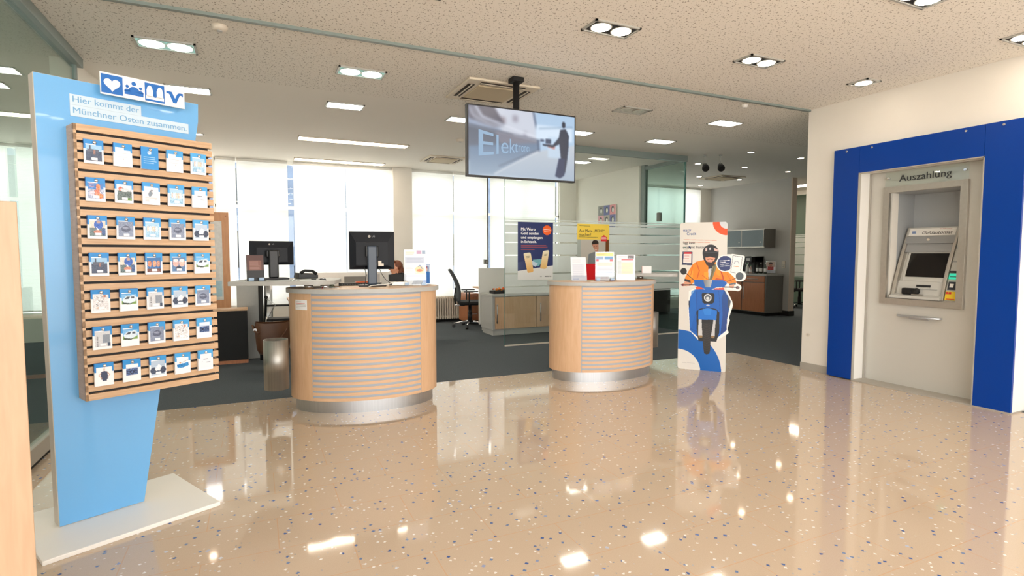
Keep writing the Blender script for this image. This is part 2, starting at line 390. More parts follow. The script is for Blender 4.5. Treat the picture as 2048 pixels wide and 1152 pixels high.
# blinds and windows
wins = [(-.62, .5), (.5, 2.46), (2.83, 4.49), (4.49, 6.25), (6.9, 8.62), (8.62, 10.4)]
for i, (a, b) in enumerate(wins):
    m = MB(); z0 = .46 if i < 4 else .3
    for x in (a, b): m.box(x-.03, x+.03, 10.93, 11.0, z0, H)
    mid = (a+b)/2
    m.box(mid-.03, mid+.03, 10.93, 11.0, z0, H); m.box(a, b, 10.93, 11.0, z0, z0+.06); m.box(a, b, 10.93, 11, H-.06, H); m.box(a, b, 10.93, 11, 2.2, 2.25)
    wo = S(m.build('window_%d' % (i+1), M['white'])); MB().box(a, b, 10.96, 10.965, z0, H).build('pane', M['glass'], wo)
blinds = [(-4.4, -1.55, .5, 'white roller blind in the side office behind the sliding glass door'), (-.60, -.285, .47, 'white roller blind, the narrow leftmost one beside the wooden board'), (-.265, .555, .47, 'white roller blind between the narrow leftmost blind and the slit showing outside'),
          (.655, 1.565, .47, 'white roller blind just right of the slit, behind the big monitor'), (1.58, 2.45, .47, 'white roller blind left of the beige column'),
          (2.84, 3.70, .47, 'white roller blind right of the beige column, ending above the radiator'), (3.715, 4.46, .60, 'white roller blind behind the office chair'),
          (4.53, 6.1, .60, 'wide white roller blind seen through the glass behind the navy poster'), (6.95, 8.58, .78, 'pale roller blind seen through the greenish side glass of the meeting room'), (8.65, 10.34, .35, 'bluish white roller blind in the far grey lounge')]
for a, b, z, lab in blinds:
    t = T('roller_blind', lab, 'blind', ((a+b)/2, W0-.05, z), 0, 'roller blinds on the window wall'); w = (b-a)/2
    MB().add([(-w, 0, 0), (w, 0, 0), (w, 0, H-z-.03), (-w, 0, H-z-.03)], [(0, 1, 2, 3)]).build('fabric', M['blind'], t)
    MB().cyl((-w, 0, H-z-.03), (w, 0, H-z-.03), .025).build('roller', M['white'], t)
    MB().box(-w, w, -.006, .009, -.02, .004).build('bottom_bar', M['white'], t)
# unseen facade behind the camera, left open to let light in, and street outside
m = MB()
for x in (-5, -2.6, -.2, 2.2, 4.6, 6.5): m.box(x-.05, x+.05, -3.05, -2.95, 0, H)
m.box(-5, 6.5, -3.05, -2.95, 0, .1); m.box(-5, 6.5, -3.05, -2.95, 2.95, H)
wo = S(m.build('window_7', M['mull']))
struct('ground', M['pavement_bounce'], (-30, 40, -30, -3.05, -.2, -.1), (-30, 40, 11.05, 60, -.2, -.1))  # pavement colour paled to bounce light up to the ceiling
bo = T('office_building', 'grey blue building across the street, seen through the slit between the blinds', 'building', (0, 22, -.1))
m = MB(); m.box(-16, 16, 0, 6, 0, 7); m.build('facade', M['brick'], bo)
w0_ = MB().box(-.25, .25, -.03, .02, 0, 1.3).build('window', M['black_gl'], bo); w0_.location = (-15.2, 0, 1)
for i in range(26):
    for k in range(3):
        if i+k: q = w0_.copy(); COL.objects.link(q); q.parent = bo; q.location = (-15.2+i*1.2, 0, 1+k*2.2)

# ceiling track
tr = T('ceiling_track', 'long metal track with a dark groove crossing the perforated ceiling', 'ceiling track', (2.3, 4.5, H))
MB().box(-3.7, 3.62, -.035, .0, -.022, 0).build('rail', M['mull'], tr); MB().box(-3.7, 3.62, .0, .045, -.006, 0).build('groove', M['black_slot'], tr)  # groove is a flat strip, its shade put into the dark colour

# ------------------------------------------------------------------ ceiling fixtures
def fixture(kind):
    t = T('ceiling_downlight', '', 'ceiling light')
    w, d = {'double': (.40, .21), 'glass': (.43, .24), 'rect': (.41, .24), 'off': (.41, .24), 'single': (.21, .21)}[kind]
    w /= 2; d /= 2; r = .016; m = MB()
    for b in ((-w, w, -d, -d+r), (-w, w, d-r, d), (-w, -w+r, -d, d), (w-r, w, -d, d)): m.box(*b, -.012, 0)
    m.build('rim', M['rim'], t)
    MB().box(-w+r, w-r, -d+r, d-r, -.003, 0).build('backing', M[{'double': 'black_slot', 'single': 'black_slot', 'glass': 'lampr', 'rect': 'lampr', 'off': 'lamp_off'}[kind]] if kind != 'glass' else M['cover'], t)  # round lamps: recess shade put into a flat dark panel
    if kind in ('double', 'single', 'glass', 'off'):
        for x in ((-w/2+.01, w/2-.01) if kind != 'single' else (0,)):
            rr = .070 if kind != 'glass' else .086
            g = MB(); g.cyl((x, 0, -.010), (x, 0, -.003), rr+.011, n=28); o = g.build('lamp', M['rim'] if kind != 'off' else M['lamp_off'], t)
            if kind != 'off': MB().cyl((x, 0, -.0125), (x, 0, -.0105), rr, n=28).build('reflector', M['lampw' if kind != 'glass' else 'lampc'], o)
    return t
FX = [('glass', -.61, 5.29, 'bright ceiling light with two round lamps, nearly above the blue display stand'), ('glass', .93, 5.32, 'bright ceiling light with two round lamps, between the display stand and the hanging screen'),
      ('rect', -.58, 6.6, 'rectangular ceiling light just right of the logo sign'), ('rect', .96, 6.57, 'rectangular ceiling light above the strip lights, in the smooth ceiling'),
      ('rect', 2.4, 6.62, 'rectangular ceiling light half hidden by the left edge of the hanging screen'), ('rect', 4.08, 6.64, 'rectangular ceiling light showing just right of the hanging screen'),
      ('rect', 5.52, 6.63, 'rectangular ceiling light in front of the glass room, the rightmost of its row'), ('off', 4.04, 5.36, 'unlit ceiling light with two bare reflectors right of the hanging screen'),
      ('rect', 5.51, 5.37, 'bright rectangular ceiling light between the unlit light and the dark lounge'), ('double', 2.45, 3.52, 'square framed ceiling light with two round lamps, above the hanging screen'),
      ('double', 4.02, 3.55, 'square framed ceiling light with two round lamps, between the large one and the wall corner'), ('single', 5.45, 3.55, 'single round lamp in a square frame close to the white wall'),
      ('double', 5.52, 2.3, 'ceiling light cut by the right edge of the photo'), ('double', 3.98, 2.24, 'ceiling light cut by the top edge of the photo'),
      ('rect', 5.4, 8.72, 'small rectangular ceiling light inside the glass room, right of the hanging screen')]
for k, x, y, lab in FX:
    t = fixture(k); t.location = (x, y, H); t['label'] = lab; t['group'] = 'square ceiling lights'
for x, y in ((2.45, 2.2), (.95, 2.2), (.95, 3.5), (-.6, 2.2), (2.45, .8), (.9, .8), (4.0, .8), (5.5, .8), (2.45, -.8), (5.0, -.8), (0, -.8)):  # unseen fixtures, added to light the entrance hall
    t = fixture('double'); t.location = (x, y, H); t['label'] = 'unseen square framed ceiling light with two round lamps, added to brighten the entrance floor'; t['group'] = 'added unseen entrance lights'
for x, y in ((-2.4, 5.6), (-2.4, 7.2), (-3.9, 7.0),  (13, 8), (13, 6)):  # unseen fixtures, added to brighten the side offices
    t = fixture('rect'); t.location = (x, y, H); t['label'] = 'unseen rectangular ceiling light added to brighten a side office'; t['group'] = 'added unseen side office lights'
for x0, x1, y0, y1, lab in ((.59, 2.2, 8.43, 8.80, 'long warm strip light in the ceiling, the front one of the pair'), (.65, 2.23, 10.33, 10.7, 'long warm strip light in the ceiling, the rear one near the blinds'), (-3.6, -2.0, 8.43, 8.8, 'long strip light in the side office seen through the sliding glass door')):
    t = T('strip_light', lab, 'ceiling light', ((x0+x1)/2, (y0+y1)/2, H), 0, 'long strip lights'); w = (x1-x0)/2; d = (y1-y0)/2-.06; m = MB()
    for b in ((-w, w, -d, -d+.015), (-w, w, d-.015, d), (-w, -w+.015, -d, d), (w-.015, w, -d, d)): m.box(*b, -.015, 0)
    m.build('rim', M['cream'], t); MB().box(-w+.015, w-.015, -d+.015, d-.015, -.01, 0).build('diffuser', M['led'], t)
sp0 = T('recessed_spotlight', '', 'spotlight'); MB().lathe([(.075, 0), (.075, -.006), (.05, -.008), (.048, -.002)], 24).build('ring', M['rim'], sp0)
MB().cyl((0, 0, -.005), (0, 0, -.001), .05, n=20).build('lamp', M['small'], sp0)
for i, (x, y, lab) in enumerate([(7.46, 6.70, 'small round spotlight nearest the ceiling corner of the dark lounge'), (8.71, 6.74, 'small round spotlight beside the white wall edge, upper of the two there'), (8.64, 7.9, 'small round spotlight between the black projectors and the white wall'),
     (9.9, 7.95, 'small round spotlight just above the doorway, lower of the two by the wall edge'), (7.5, 7.95, 'small round spotlight just left of the black projectors'), (8.77, 9.25, 'small round spotlight beside the left side of the far ceiling vent'),
     (9.93, 10.42, 'small round spotlight farthest away, above the far window blind'), (9.95, 9.24, 'small round spotlight at the right end of the far ceiling vent'), (-.68, 8.97, 'small round spotlight beside the upper right corner of the blue display stand')]):
    t = sp0 if i == 0 else copy_tree(sp0); t.location = (x, y, H); t['label'] = lab; t['group'] = 'small round spotlights'

def vent(x, y, w, d, lab):
    t = T('air_vent', lab, 'air conditioning vent', (x, y, H), 0, 'ceiling air vents'); w /= 2; d /= 2
    MB().box(-w, w, -d, d, -.022, 0).build('frame', M['ac'], t, bevel=.006)
    MB().box(-w*.6, w*.6, -d*.6, d*.6, -.034, -.02).build('grille', M['ac2'], t, bevel=.004)
    for sx, sy in ((0, 1), (0, -1), (1, 0), (-1, 0)):
        m = MB(); mi = MB()
        if sx: c = sx*w*.8; m.box(c-w*.09, c+w*.09, -d*.62, d*.62, -.026, -.02); mi.box(c-.006, c+.006, -d*.62, d*.62, -.032, -.025)
        else: c = sy*d*.8; m.box(-w*.62, w*.62, c-d*.09, c+d*.09, -.026, -.02); mi.box(-w*.62, w*.62, c-.006, c+.006, -.032, -.025)
        s = m.build('slot', M['ac_dark'], t); mi.build('louvre', M['ac'], s)
vent(2.26, 5.37, .76, .72, 'square cream ceiling air vent behind the screen pole'); vent(3.06, 9.5, .66, .68, 'cream ceiling air vent left of the hanging screen, above the blinds')
vent(9.36, 9.17, .72, .66, 'ceiling air vent in the dark lounge')
for x, y, r, lab, c in ((2.77, 7.78, .06, 'small round smoke detector left of the hanging screen', 'cream'), (5.04, 4.63, .035, 'tiny white ceiling sensor beside the track', 'white'), (-.2, 4.7, .055, 'white motion sensor on the perforated ceiling beside the track', 'cream')):
    t = T('ceiling_detector', lab, 'detector', (x, y, H), 0); MB().lathe([(0, -.035), (r*.8, -.032), (r, -.015), (r, 0)], 20).build('housing', M[c], t)
    MB().cyl((0, 0, -.04), (0, 0, -.03), r*.35).build('sensor', M['grey'], t)
for i, (x, y, lab) in enumerate([(6.97, 7.22, 'black hanging spot projector, the left one of the pair'), (7.2, 7.1, 'black hanging spot projector, the right one of the pair')]):
    t = T('spot_projector', lab, 'spotlight', (x, y, H), 0, 'hanging black projectors')
    MB().cyl((0, 0, -.015), (0, 0, 0), .03).build('mount', M['grey'], t); MB().cyl((0, 0, -.16), (0, 0, -.01), .006, n=8).build('rod', M['grey'], t)
    MB().cyl((.05, .05, -.17), (-.05, -.07, -.24), .045, .06).cyl((-.05, -.07, -.24), (-.055, -.078, -.246), .05).build('head', M['black'], t, bevel=.004)

# ------------------------------------------------------------------ hanging screen
tv = T('hanging_screen', 'flat screen hanging from the ceiling on a black pole, showing blurred blue picture', 'screen', (2.332, 4.77, 2.088)); tv.scale = (.97, .97, .97)
MB().box(-.59, .59, -.01, .045, 0, .672).build('housing', M['black'], tv, bevel=.004)
MB().box(-.3, .3, .045, .085, .1, .5).build('rear_bulge', M['black'], tv, bevel=.01)
MB().cyl((-.03, .1, .2), (-.03, .1, 1.0), .032).build('pole', M['black_m'], tv)
MB().box(-.09, .03, .04, .16, .955, 1.0).build('bracket', M['black_m'], tv, bevel=.005)
c = Cv(820, 500, .36, (188, 203, 220))
def tq(X, Y): t_ = (X-370)/822; return (X-370, (Y-(340+100*t_))/(548-48*t_)*500)
def TP(*p): return [tq(*q) for q in p]
c.grad(TP((370, 340), (1195, 440), (1195, 700), (370, 640)), (150, 165, 190), (205, 220, 238), 0)
c.poly(TP((540, 360), (860, 400), (900, 620), (620, 560)), (206, 212, 226)); c.poly(TP((870, 400), (1195, 440), (1195, 940), (900, 900)), (176, 204, 232))
c.rect(80+140, 60, 270, 110, (150, 140, 150)); c.rect(325, 40, 365, 90, (160, 158, 172)); c.rect(410, 150, 435, 190, (150, 150, 170)); c.blur(4)
c.poly(TP((370, 340), (560, 362), (640, 500), (560, 520), (440, 470), (372, 440)), (92, 92, 108)); c.poly(TP((372, 345), (430, 350), (480, 430), (640, 505), (560, 520), (430, 470), (375, 400)), (128, 130, 146)); c.line(TP((425, 350), (470, 430), (660, 512)), 14, (196, 204, 220)); c.line(TP((378, 350), (400, 420), (520, 490), (700, 530)), 7, (190, 196, 210))
c.grad(TP((370, 500), (900, 620), (900, 700), (372, 890)), (96, 104, 120), (120, 132, 150)); c.poly(TP((560, 540), (900, 610), (900, 650), (600, 640)), (150, 146, 160), .6)
c.grad(TP((372, 660), (900, 640), (900, 700), (560, 890), (372, 890)), (108, 130, 158), (150, 170, 190)); c.blur(3)
c.line(TP((372, 490), (660, 560), (900, 620)), 7, (70, 76, 92)); c.line(TP((640, 505), (900, 600)), 12, (222, 228, 240)); c.line(TP((700, 575), (900, 625)), 5, (206, 216, 232))
c.grad(TP((560, 890), (900, 700), (1190, 660), (1190, 940)), (196, 204, 214), (168, 184, 202)); c.line(TP((560, 880), (720, 790), (900, 700)), 8, (228, 230, 236)); c.line(TP((590, 820), (900, 690)), 5, (84, 92, 112))
c.line(TP((855, 400), (885, 560), (900, 700)), 10, (60, 78, 108)); c.rect(505, 90, 800, 200, (214, 232, 250)); c.line(TP((900, 525), (1170, 520)), 5, (90, 120, 150)); c.rect(600, 170, 770, 330, (196, 218, 240), .8); c.blur(3)
c.rect(580, 190, 625, 225, (60, 76, 104)); c.rect(540, 195, 570, 215, (80, 96, 124)); c.poly(TP((970, 645), (1030, 665), (1025, 690), (968, 670)), (190, 130, 126))
c.ell(728, 70, 15, 24, (40, 48, 66)); c.poly([(700, 110), (745, 100), (772, 150), (770, 230), (760, 330), (742, 440), (700, 450), (705, 320), (694, 220), (640, 250), (560, 242), (560, 230), (640, 232), (690, 170)], (46, 56, 76)); c.poly([(742, 330), (690, 330), (660, 470), (700, 485), (735, 460)], (52, 64, 96)); c.blur(2)
cv_mesh(c, 1.15, .642, 'display', tv, -.575, .657, -.012, M['tvpic'])
tl = emis('screen lettering', (176, 204, 232), .5)
def wf(q):
    t_ = q[0]; k = 1/(1+t_*1.9); return (t_*k*1.35, 0, .02+(q[2]-.0)*k*1.0+ (1-k)*.11)
text('Elektronen', tl, tv, -.475, .175, -.014, h=.255, w=1.6, fn=wf, name='lettering')

# ------------------------------------------------------------------ blue display stand with slatted leaflet board
ds = T('leaflet_display_stand', 'light blue display stand with a wooden slatted leaflet board on a white base plate', 'display stand', (-.923, 3.364, 0), math.radians(26.62))
MB().box(-.13, .63, -.33, .31, 0, .022).build('base_plate', M['white'], ds, bevel=.003)
MB().prism([(0, .022), (.372, .022), (.718, 2.14), (.722, 2.24), (-.012, 2.24)], 0, .085).build('edge_band', M['blue_edge'], ds, bevel=.003)
MB().prism([(.003, .025), (.370, .025), (.716, 2.14), (.719, 2.237), (-.009, 2.237)], -.004, .0).build('panel', M['skyblue'], ds)
bd = MB().box(.105, .117, -.12, -.004, .655, 2.005).box(.117, .73, -.085, -.075, .66, 2.0).build('slat_board', M['oak'], ds)
bk = MB().box(.118, .722, -.1, -.088, .66, 2.0).build('slot_backing', M['black_slot'], bd)
m = MB(); pitch = .0455; z = 1.967
zs = [1.967-pitch*i for i in range(29)]
m.box(.105, .736, -.12, -.1, 1.967+.0065, 2.005)
for i in range(28): m.box(.105, .736, -.12, -.1, zs[i+1]+.0065, zs[i]-.0065)
m.box(.105, .736, -.12, -.1, .655, zs[-1]-.0065)
m.build('slat_front', M['oak'], bd)
m = MB()
for i in range(28): m.box(.722, .7355, -.1, -.05, zs[i+1]+.0065, zs[i]-.0065)
m.build('slat_end', M['oak'], bd)
for (x0, x1, z0, z1, s) in ((.124, .43, 2.115, 2.166, 'Hier kommt der'), (.124, .662, 2.060, 2.1145, 'Münchner Osten zusammen.')):
    o = MB().box(x0, x1, -.0075, -.004, z0, z1).build('lettering_strip', M['textbox'], ds)
    text(s, M['textblue'], o, x0+.012, z0+.014, -.0082, h=.030, w=x1-x0-.022, bold=.006)
# logo sign of four squares
lg = MB().box(.238, .625, -.062, -.052, 2.183, 2.292).build('logo_sign', M['logo_white'], ds)
m = MB().box(.34, .36, -.052, -.004, 2.195, 2.225).box(.52, .54, -.052, -.004, 2.195, 2.225).build('bracket', M['logo_white'], lg)
sq = .0925; x0 = .241; m = MB()
for k in (0, 2): MB().box(x0+k*.096, x0+k*.096+sq, -.0635, -.062, 2.19, 2.283).build('blue_square', M['logo_blue'], lg)
cx, cz = x0+sq/2, 2.236
hp = [(cx+.0022*16*math.sin(t)**3, cz+.0022*(13*math.cos(t)-5*math.cos(2*t)-2*math.cos(3*t)-math.cos(4*t))) for t in np.linspace(0, 2*PI, 40)[:-1]]
MB().prism(hp, -.065, -.0635).build('heart_symbol', M['logo_white'], lg)
m = MB(); cx = x0+.096+sq/2; Y0, Y1 = -.0638, -.062
def disc(m, cx, cz, r, y0=Y0, y1=Y1, a0=0, a1=2*PI, n=22): m.prism([(cx+r*math.cos(a), cz+r*math.sin(a)) for a in np.linspace(a0, a1, n)[:-1 if a1-a0 > 6 else None]], y0, y1)
disc(m, cx, 2.262, .0105); disc(m, cx, 2.222, .025, a0=0, a1=PI)
for s in (-1, 1): disc(m, cx+s*.030, 2.244, .0075); disc(m, cx+s*.030, 2.218, .0135, a0=0, a1=PI)
m.box(cx-.042, cx+.042, Y0, Y1, 2.203, 2.222); m.build('people_symbol', M['logo_blue'], lg)
m = MB(); cx = x0+2*.096+sq/2
for s in (-1, 1):
    m.prism([(cx+s*.024+dx, zz) for dx, zz in ((-.015, 2.212), (.015, 2.212), (.015, 2.247), (.0125, 2.252), (.012, 2.258), (.006, 2.268), (0, 2.271), (-.006, 2.268), (-.012, 2.258), (-.0125, 2.252), (-.015, 2.247))], -.065, -.0635)
m.box(cx-.042, cx+.042, -.065, -.0635, 2.2, 2.217); m.build('towers_symbol', M['logo_white'], lg)
MB().prism([(cx-.006, 2.212), (cx+.006, 2.212), (cx+.006, 2.232), (cx-.006, 2.232)], -.066, -.065).build('towers_gap', M['logo_blue'], lg)
cx = x0+3*.096+sq/2
MB().prism([(cx+a*.001, 2.236+b*.001) for a, b in ((-40, 26), (-14, 26), (2, -8), (12, 16), (18, 23), (26, 26), (42, 26), (42, 8), (37, 8), (35, 14), (28, 14), (24, 8), (8, -32), (-8, -32), (-25, 10), (-29, 14), (-40, 14))], Y0, Y1).build('v_symbol', M['logo_blue'], lg)
# pegs
PX = [.179+.1195*i for i in range(5)]; PZ = [1.877-.1825*j for j in range(7)]
peg = None
for j in range(7):
    for i in range(5):
        if peg is None: peg = MB().cyl((0, -.1, 0), (0, -.138, 0), .0035, n=8).ball((0, -.142, 0), (.009, .0085, .009), 10).build('peg', M['chrome'], bd); q = peg
        else: q = peg.copy(); COL.objects.link(q); q.parent = bd
        q.location = (PX[i]+.002, 0, PZ[j]+.043)
# leaflets
BL = (20, 132, 205); BL2 = (96, 178, 232)
def leaflet(kind, blue):
    c = Cv(80, 116, .5, (238, 239, 243))
    if kind == 'bluetext':
        c.rect(0, 0, 80, 116, (30, 136, 208)); c.ell(38, 30, 9, 8, (225, 240, 250)); c.ring(38, 30, 3, 4.5, (30, 136, 208)); c.lines(12, 48, 70, 8, 5, 1.8, (215, 235, 248), .8); c.line([(20, 106), (60, 106)], 1.4, (150, 200, 235)); return c
    c.rect(0, 0, 80, 45, blue); b = {'script': (8, 20, 78, 116)}.get(kind)
    px = (9, 22, 71, 102)
    if kind == 'script':
        c.rect(8, 22, 44, 48, (238, 239, 243)); c.rect(8, 34, 72, 60, (238, 239, 243)); c.lines(18, 50, 62, 3, 9, 2.2, (170, 172, 186), .6); c.ell(42, 78, 3, 5, (180, 182, 190)); return c
    c.line([(10, 24), (46, 24)], 4, (240, 244, 250)) if kind not in ('cogs', 'shapes') else None
    x0, y0, x1, y1 = px; B = lambda cc: c.rect(x0, y0+4, x1, y1, cc)
    if kind == 'tower': B((150, 190, 222)); c.rect(x0, 55, x1, y1, (62, 74, 100)); c.rect(22, 28, 27, 60, (60, 72, 96)); c.rect(14, 46, 60, 60, (84, 90, 110)); c.rect(38, 50, 46, 70, (150, 110, 100)); c.noise(12, 1, (x0, 40, x1, y1))
    elif kind == 'fair': B((60, 120, 190)); c.rect(x0, 56, x1, y1, (160, 170, 196)); c.ell(50, 46, 9, 16, (226, 132, 84)); c.ell(44, 72, 12, 14, (214, 120, 96)); c.ell(58, 88, 12, 12, (220, 124, 70)); c.ell(26, 76, 10, 12, (196, 186, 200)); c.noise(22, 2, (x0, 40, x1, y1)); c.lines(14, 30, 40, 3, 7, 2, (220, 150, 150), .7)
    elif kind == 'house': B((206, 216, 226)); c.poly([(12, 60), (24, 34), (40, 42), (72, 56), (72, 102), (9, 102)], (90, 104, 104)); c.ell(24, 44, 8, 10, (222, 96, 60)); c.poly([(20, 44), (50, 40), (72, 56), (30, 58)], (200, 205, 210)); c.rect(54, 88, 72, 102, (96, 140, 70)); c.noise(16, 2, (x0, 50, x1, y1))
    elif kind == 'bird': B((224, 222, 228)); c.ell(36, 58, 9, 16, (120, 132, 146), 1, .3); c.ell(42, 44, 7, 7, (96, 104, 118)); c.ell(43, 46, 4, 4, (224, 222, 228)); c.lines(14, 80, 66, 3, 8, 3, (208, 180, 176), .6)
    elif kind == 'crowd': B((164, 200, 226)); [c.ell(x, 58, 5, 14, cc) for x, cc in ((20, (226, 200, 190)), (30, (240, 240, 240)), (40, (214, 206, 190)), (50, (236, 200, 180)), (60, (220, 226, 230)))]; c.rect(x0, 84, x1, y1, (150, 190, 220)); c.noise(12, 2, (x0, 40, x1, y1))
    elif kind == 'shapes': c.rect(12, 22, 70, 102, (226, 230, 238)); c.ell(40, 52, 12, 3, (120, 126, 140)); c.ell(54, 72, 10, 3, (130, 136, 150)); c.ell(22, 66, 3, 3, (190, 194, 204)); return c
    elif kind == 'man': B((214, 206, 196)); c.rect(x0, 62, x1, y1, (96, 116, 120)); c.ell(44, 46, 18, 22, (40, 92, 180)); c.ell(44, 33, 8, 8, (176, 150, 140)); c.poly([(34, 56), (46, 70), (38, 78)], (240, 240, 240)); c.ell(40, 82, 16, 10, (196, 130, 110)); c.ell(64, 80, 8, 20, (60, 90, 140)); c.noise(14, 2, (x0, 40, x1, y1))
    elif kind == 'stage': B((128, 140, 166)); c.ell(40, 62, 20, 16, (84, 92, 116)); c.ell(38, 58, 12, 7, (124, 132, 156)); c.lines(12, 46, 70, 5, 11, 1.6, (170, 178, 196), .6); c.noise(12, 1, (x0, 30, x1, y1))
    elif kind == 'alpine': B((176, 194, 214)); c.ell(20, 78, 16, 18, (52, 66, 92)); c.ell(62, 78, 16, 18, (48, 60, 86)); c.poly([(26, 70), (44, 44), (58, 60), (48, 82), (34, 88)], (232, 234, 240)); c.ell(40, 86, 14, 8, (70, 84, 108)); c.noise(10, 2, (x0, 50, x1, y1))
    elif kind == 'faces': B((56, 110, 170)); [c.ell(x, 58, 9, 16, cc) for x, cc in ((20, (206, 140, 110)), (42, (224, 164, 130)), (60, (190, 140, 120)))]; c.rect(x0, 84, x1, y1, (110, 70, 64)); c.noise(16, 2, (x0, 40, x1, y1))
    elif kind == 'elders': B((90, 126, 170)); c.ell(26, 56, 15, 20, (214, 170, 164)); c.ell(56, 56, 15, 20, (220, 182, 172)); c.ell(26, 42, 13, 8, (220, 220, 226)); c.ell(56, 42, 13, 8, (226, 226, 230)); c.ell(40, 86, 14, 14, (60, 66, 84)); c.noise(10, 2, (x0, 40, x1, y1))
    elif kind == 'van':
        c.rect(9, 30, 71, 80, (120, 180, 226)); c.rect(9, 62, 71, 80, (110, 150, 70)); c.poly([(12, 56), (26, 40), (62, 36), (70, 44), (68, 66), (44, 76), (14, 72)], (210, 226, 238)); c.poly([(20, 54), (30, 42), (44, 41), (38, 54)], (50, 60, 72)); c.rect(48, 42, 62, 52, (70, 80, 92)); c.poly([(12, 70), (44, 76), (60, 70), (44, 82), (14, 80)], (40, 60, 44)); return c.noise(8, 1, (9, 30, 71, 80))
    elif kind == 'sketch': B((218, 218, 222)); [c.line([(x, y), (x+8, y+5), (x+3, y+11)], 2, (96, 96, 104)) for x, y in ((22, 34), (38, 30), (46, 40), (28, 52), (42, 56), (20, 72))]; c.ell(56, 34, 6, 7, (190, 130, 110)); c.ell(36, 90, 16, 5, (232, 200, 180)); c.noise(14, 2, (x0, 30, x1, y1))
    elif kind == 'room': B((202, 206, 212)); c.rect(40, 42, 70, 84, (134, 144, 158)); c.rect(60, 84, 71, y1, (60, 76, 100)); [c.rect(16, y, 22, y+4, (130, 132, 140)) for y in range(50, 100, 9)]; c.noise(6, 1, (x0, 30, x1, y1))
    elif kind == 'cogs': c.rect(14, 26, 68, 44, (238, 239, 243)); c.rect(14, 48, 66, 82, (64, 92, 140)); [c.ring(x, 66, 5, 9, (30, 48, 84)) for x in (24, 40, 56)]; c.noise(22, 2, (14, 48, 66, 82)); return c
    elif kind == 'truck': c.rect(10, 26, 68, 45, (238, 239, 243)); c.poly([(10, 62), (40, 58), (68, 56), (70, 74), (40, 82), (12, 80)], (40, 130, 196)); c.line([(30, 56), (66, 42)], 2, (150, 120, 110)); c.ell(26, 54, 5, 4, (190, 130, 90)); c.noise(14, 2, (10, 52, 70, 82)); return c
    elif kind == 'tee': c.rect(8, 22, 72, 45, (238, 239, 243)); c.ell(40, 34, 5, 6, (210, 190, 176)); c.poly([(26, 46), (40, 40), (54, 46), (56, 82), (50, 84), (49, 92), (32, 92), (31, 84), (25, 82)], (34, 50, 84)); c.line([(27, 50), (18, 62), (28, 76)], 3, (200, 160, 140)); c.line([(54, 50), (62, 62), (53, 76)], 3, (200, 160, 140)); return c
    c.rect(30, 86, 54, 98, (236, 238, 244)); c.line([(34, 92), (50, 92)], 1.3, (150, 156, 170)); return c
KN = dict(tower='a photo of a tower over dark roofs', script='faint grey lettering only', bluetext='white lines on all blue', fair='an orange and blue fairground photo', house='a photo of a house and green lawn', bird='a pale picture of a grey padlock shape',
          crowd='a pale group photo', shapes='small dark oval marks', man='a photo of a man in a blue top', stage='a dark grey blue stage photo', alpine='a photo of white peaks between dark trees', faces='a photo of orange lit faces', elders='a photo of two white haired heads',
          van='a photo of a pale van on grass', sketch='grey doodle drawings', room='a grey room photo', cogs='a navy picture strip', truck='a bright blue strip picture', tee='a man in a navy shirt with hands on hips')
GRID = ['tower script bluetext script crowd', 'fair house bird crowd shapes', 'man stage crowd stage alpine', 'tower man faces elders van', 'sketch van room alpine stage', 'room van stage sketch cogs', 'tee cogs alpine truck shapes']
ORD = ['top', 'second', 'third', 'fourth', 'fifth', 'sixth', 'bottom']; OC = ['leftmost', 'second from left', 'middle', 'second from right', 'rightmost']
for j in range(7):
    for i, k in enumerate(GRID[j].split()):
        t = T('leaflet_stack', 'leaflets showing %s, %s, %s row' % (KN[k], OC[i], ORD[j]), 'leaflets', (0, 0, 0), math.radians(26.62), 'leaflets hanging on the slatted board')
        u = Vector((.894, .448, 0)).normalized(); n_ = Vector((.448, -.894, 0)).normalized()
        th = .010+.006*((i*3+j*5) % 4)/3
        t.location = Vector((-.923, 3.364, 0))+u*PX[i]+n_*(.1255)+Vector((0, 0, PZ[j]))
        t.rotation_euler = (math.radians(2.0), 0, math.radians(26.62+random.uniform(-1.5, 1.5)))
        MB().box(-.0395, .0395, -th, 0, -.057, .057, 0).box(-.0397, .0397, -th-.0002, 0, .014, .0572, 1).build('stack', [M['white_p'], M['logo_blue'] if i < 3 else M['skyblue']], t)
        mix = i/6.
        cv_mesh(leaflet(k, tuple(BL[q]*(1-mix)+BL2[q]*mix for q in range(3))), .079, .114, 'cover', t, -.0395, .057, -th-.0008)

# ------------------------------------------------------------------ left side: glass door and beech desk panel
gd = T('glass_door', 'sliding clear glass door on the left behind the blue display stand', 'glass door', (-1.36, 4.22, 0))
MB().box(-.006, .006, 0, 1.72, .12, 3.0).build('pane', M['glass_g'], gd)
MB().box(-.007, .007, -.003, .001, .12, 3.0).build('pane_edge', M['glass_edge'], gd)
MB().box(-.025, .03, .02, 1.72, .025, .13).build('bottom_rail', M['base'], gd, bevel=.004); MB().box(-.02, .02, .03, 1.7, .001, .026).build('seal', M['black_m'], gd)
MB().box(-.05, .05, -4.5, 1.76, 2.98, H).build('top_rail', M['mull'], gd, bevel=.004)
MB().box(-.02, .02, 1.66, 1.70, 2.86, 2.98).build('clamp', M['mull'], gd)
wd = T('writing_desk', 'beech panel of a tall writing desk at the left edge of the photo', 'desk', (-.578, 1.91, 0), math.radians(20))
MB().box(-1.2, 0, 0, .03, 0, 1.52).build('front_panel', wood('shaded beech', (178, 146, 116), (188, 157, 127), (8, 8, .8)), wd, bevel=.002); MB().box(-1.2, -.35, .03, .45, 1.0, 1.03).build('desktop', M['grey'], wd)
MB().box(-.40, -.36, .03, .42, 0, 1.0).build('side_panel', M['beech_pale'], wd)

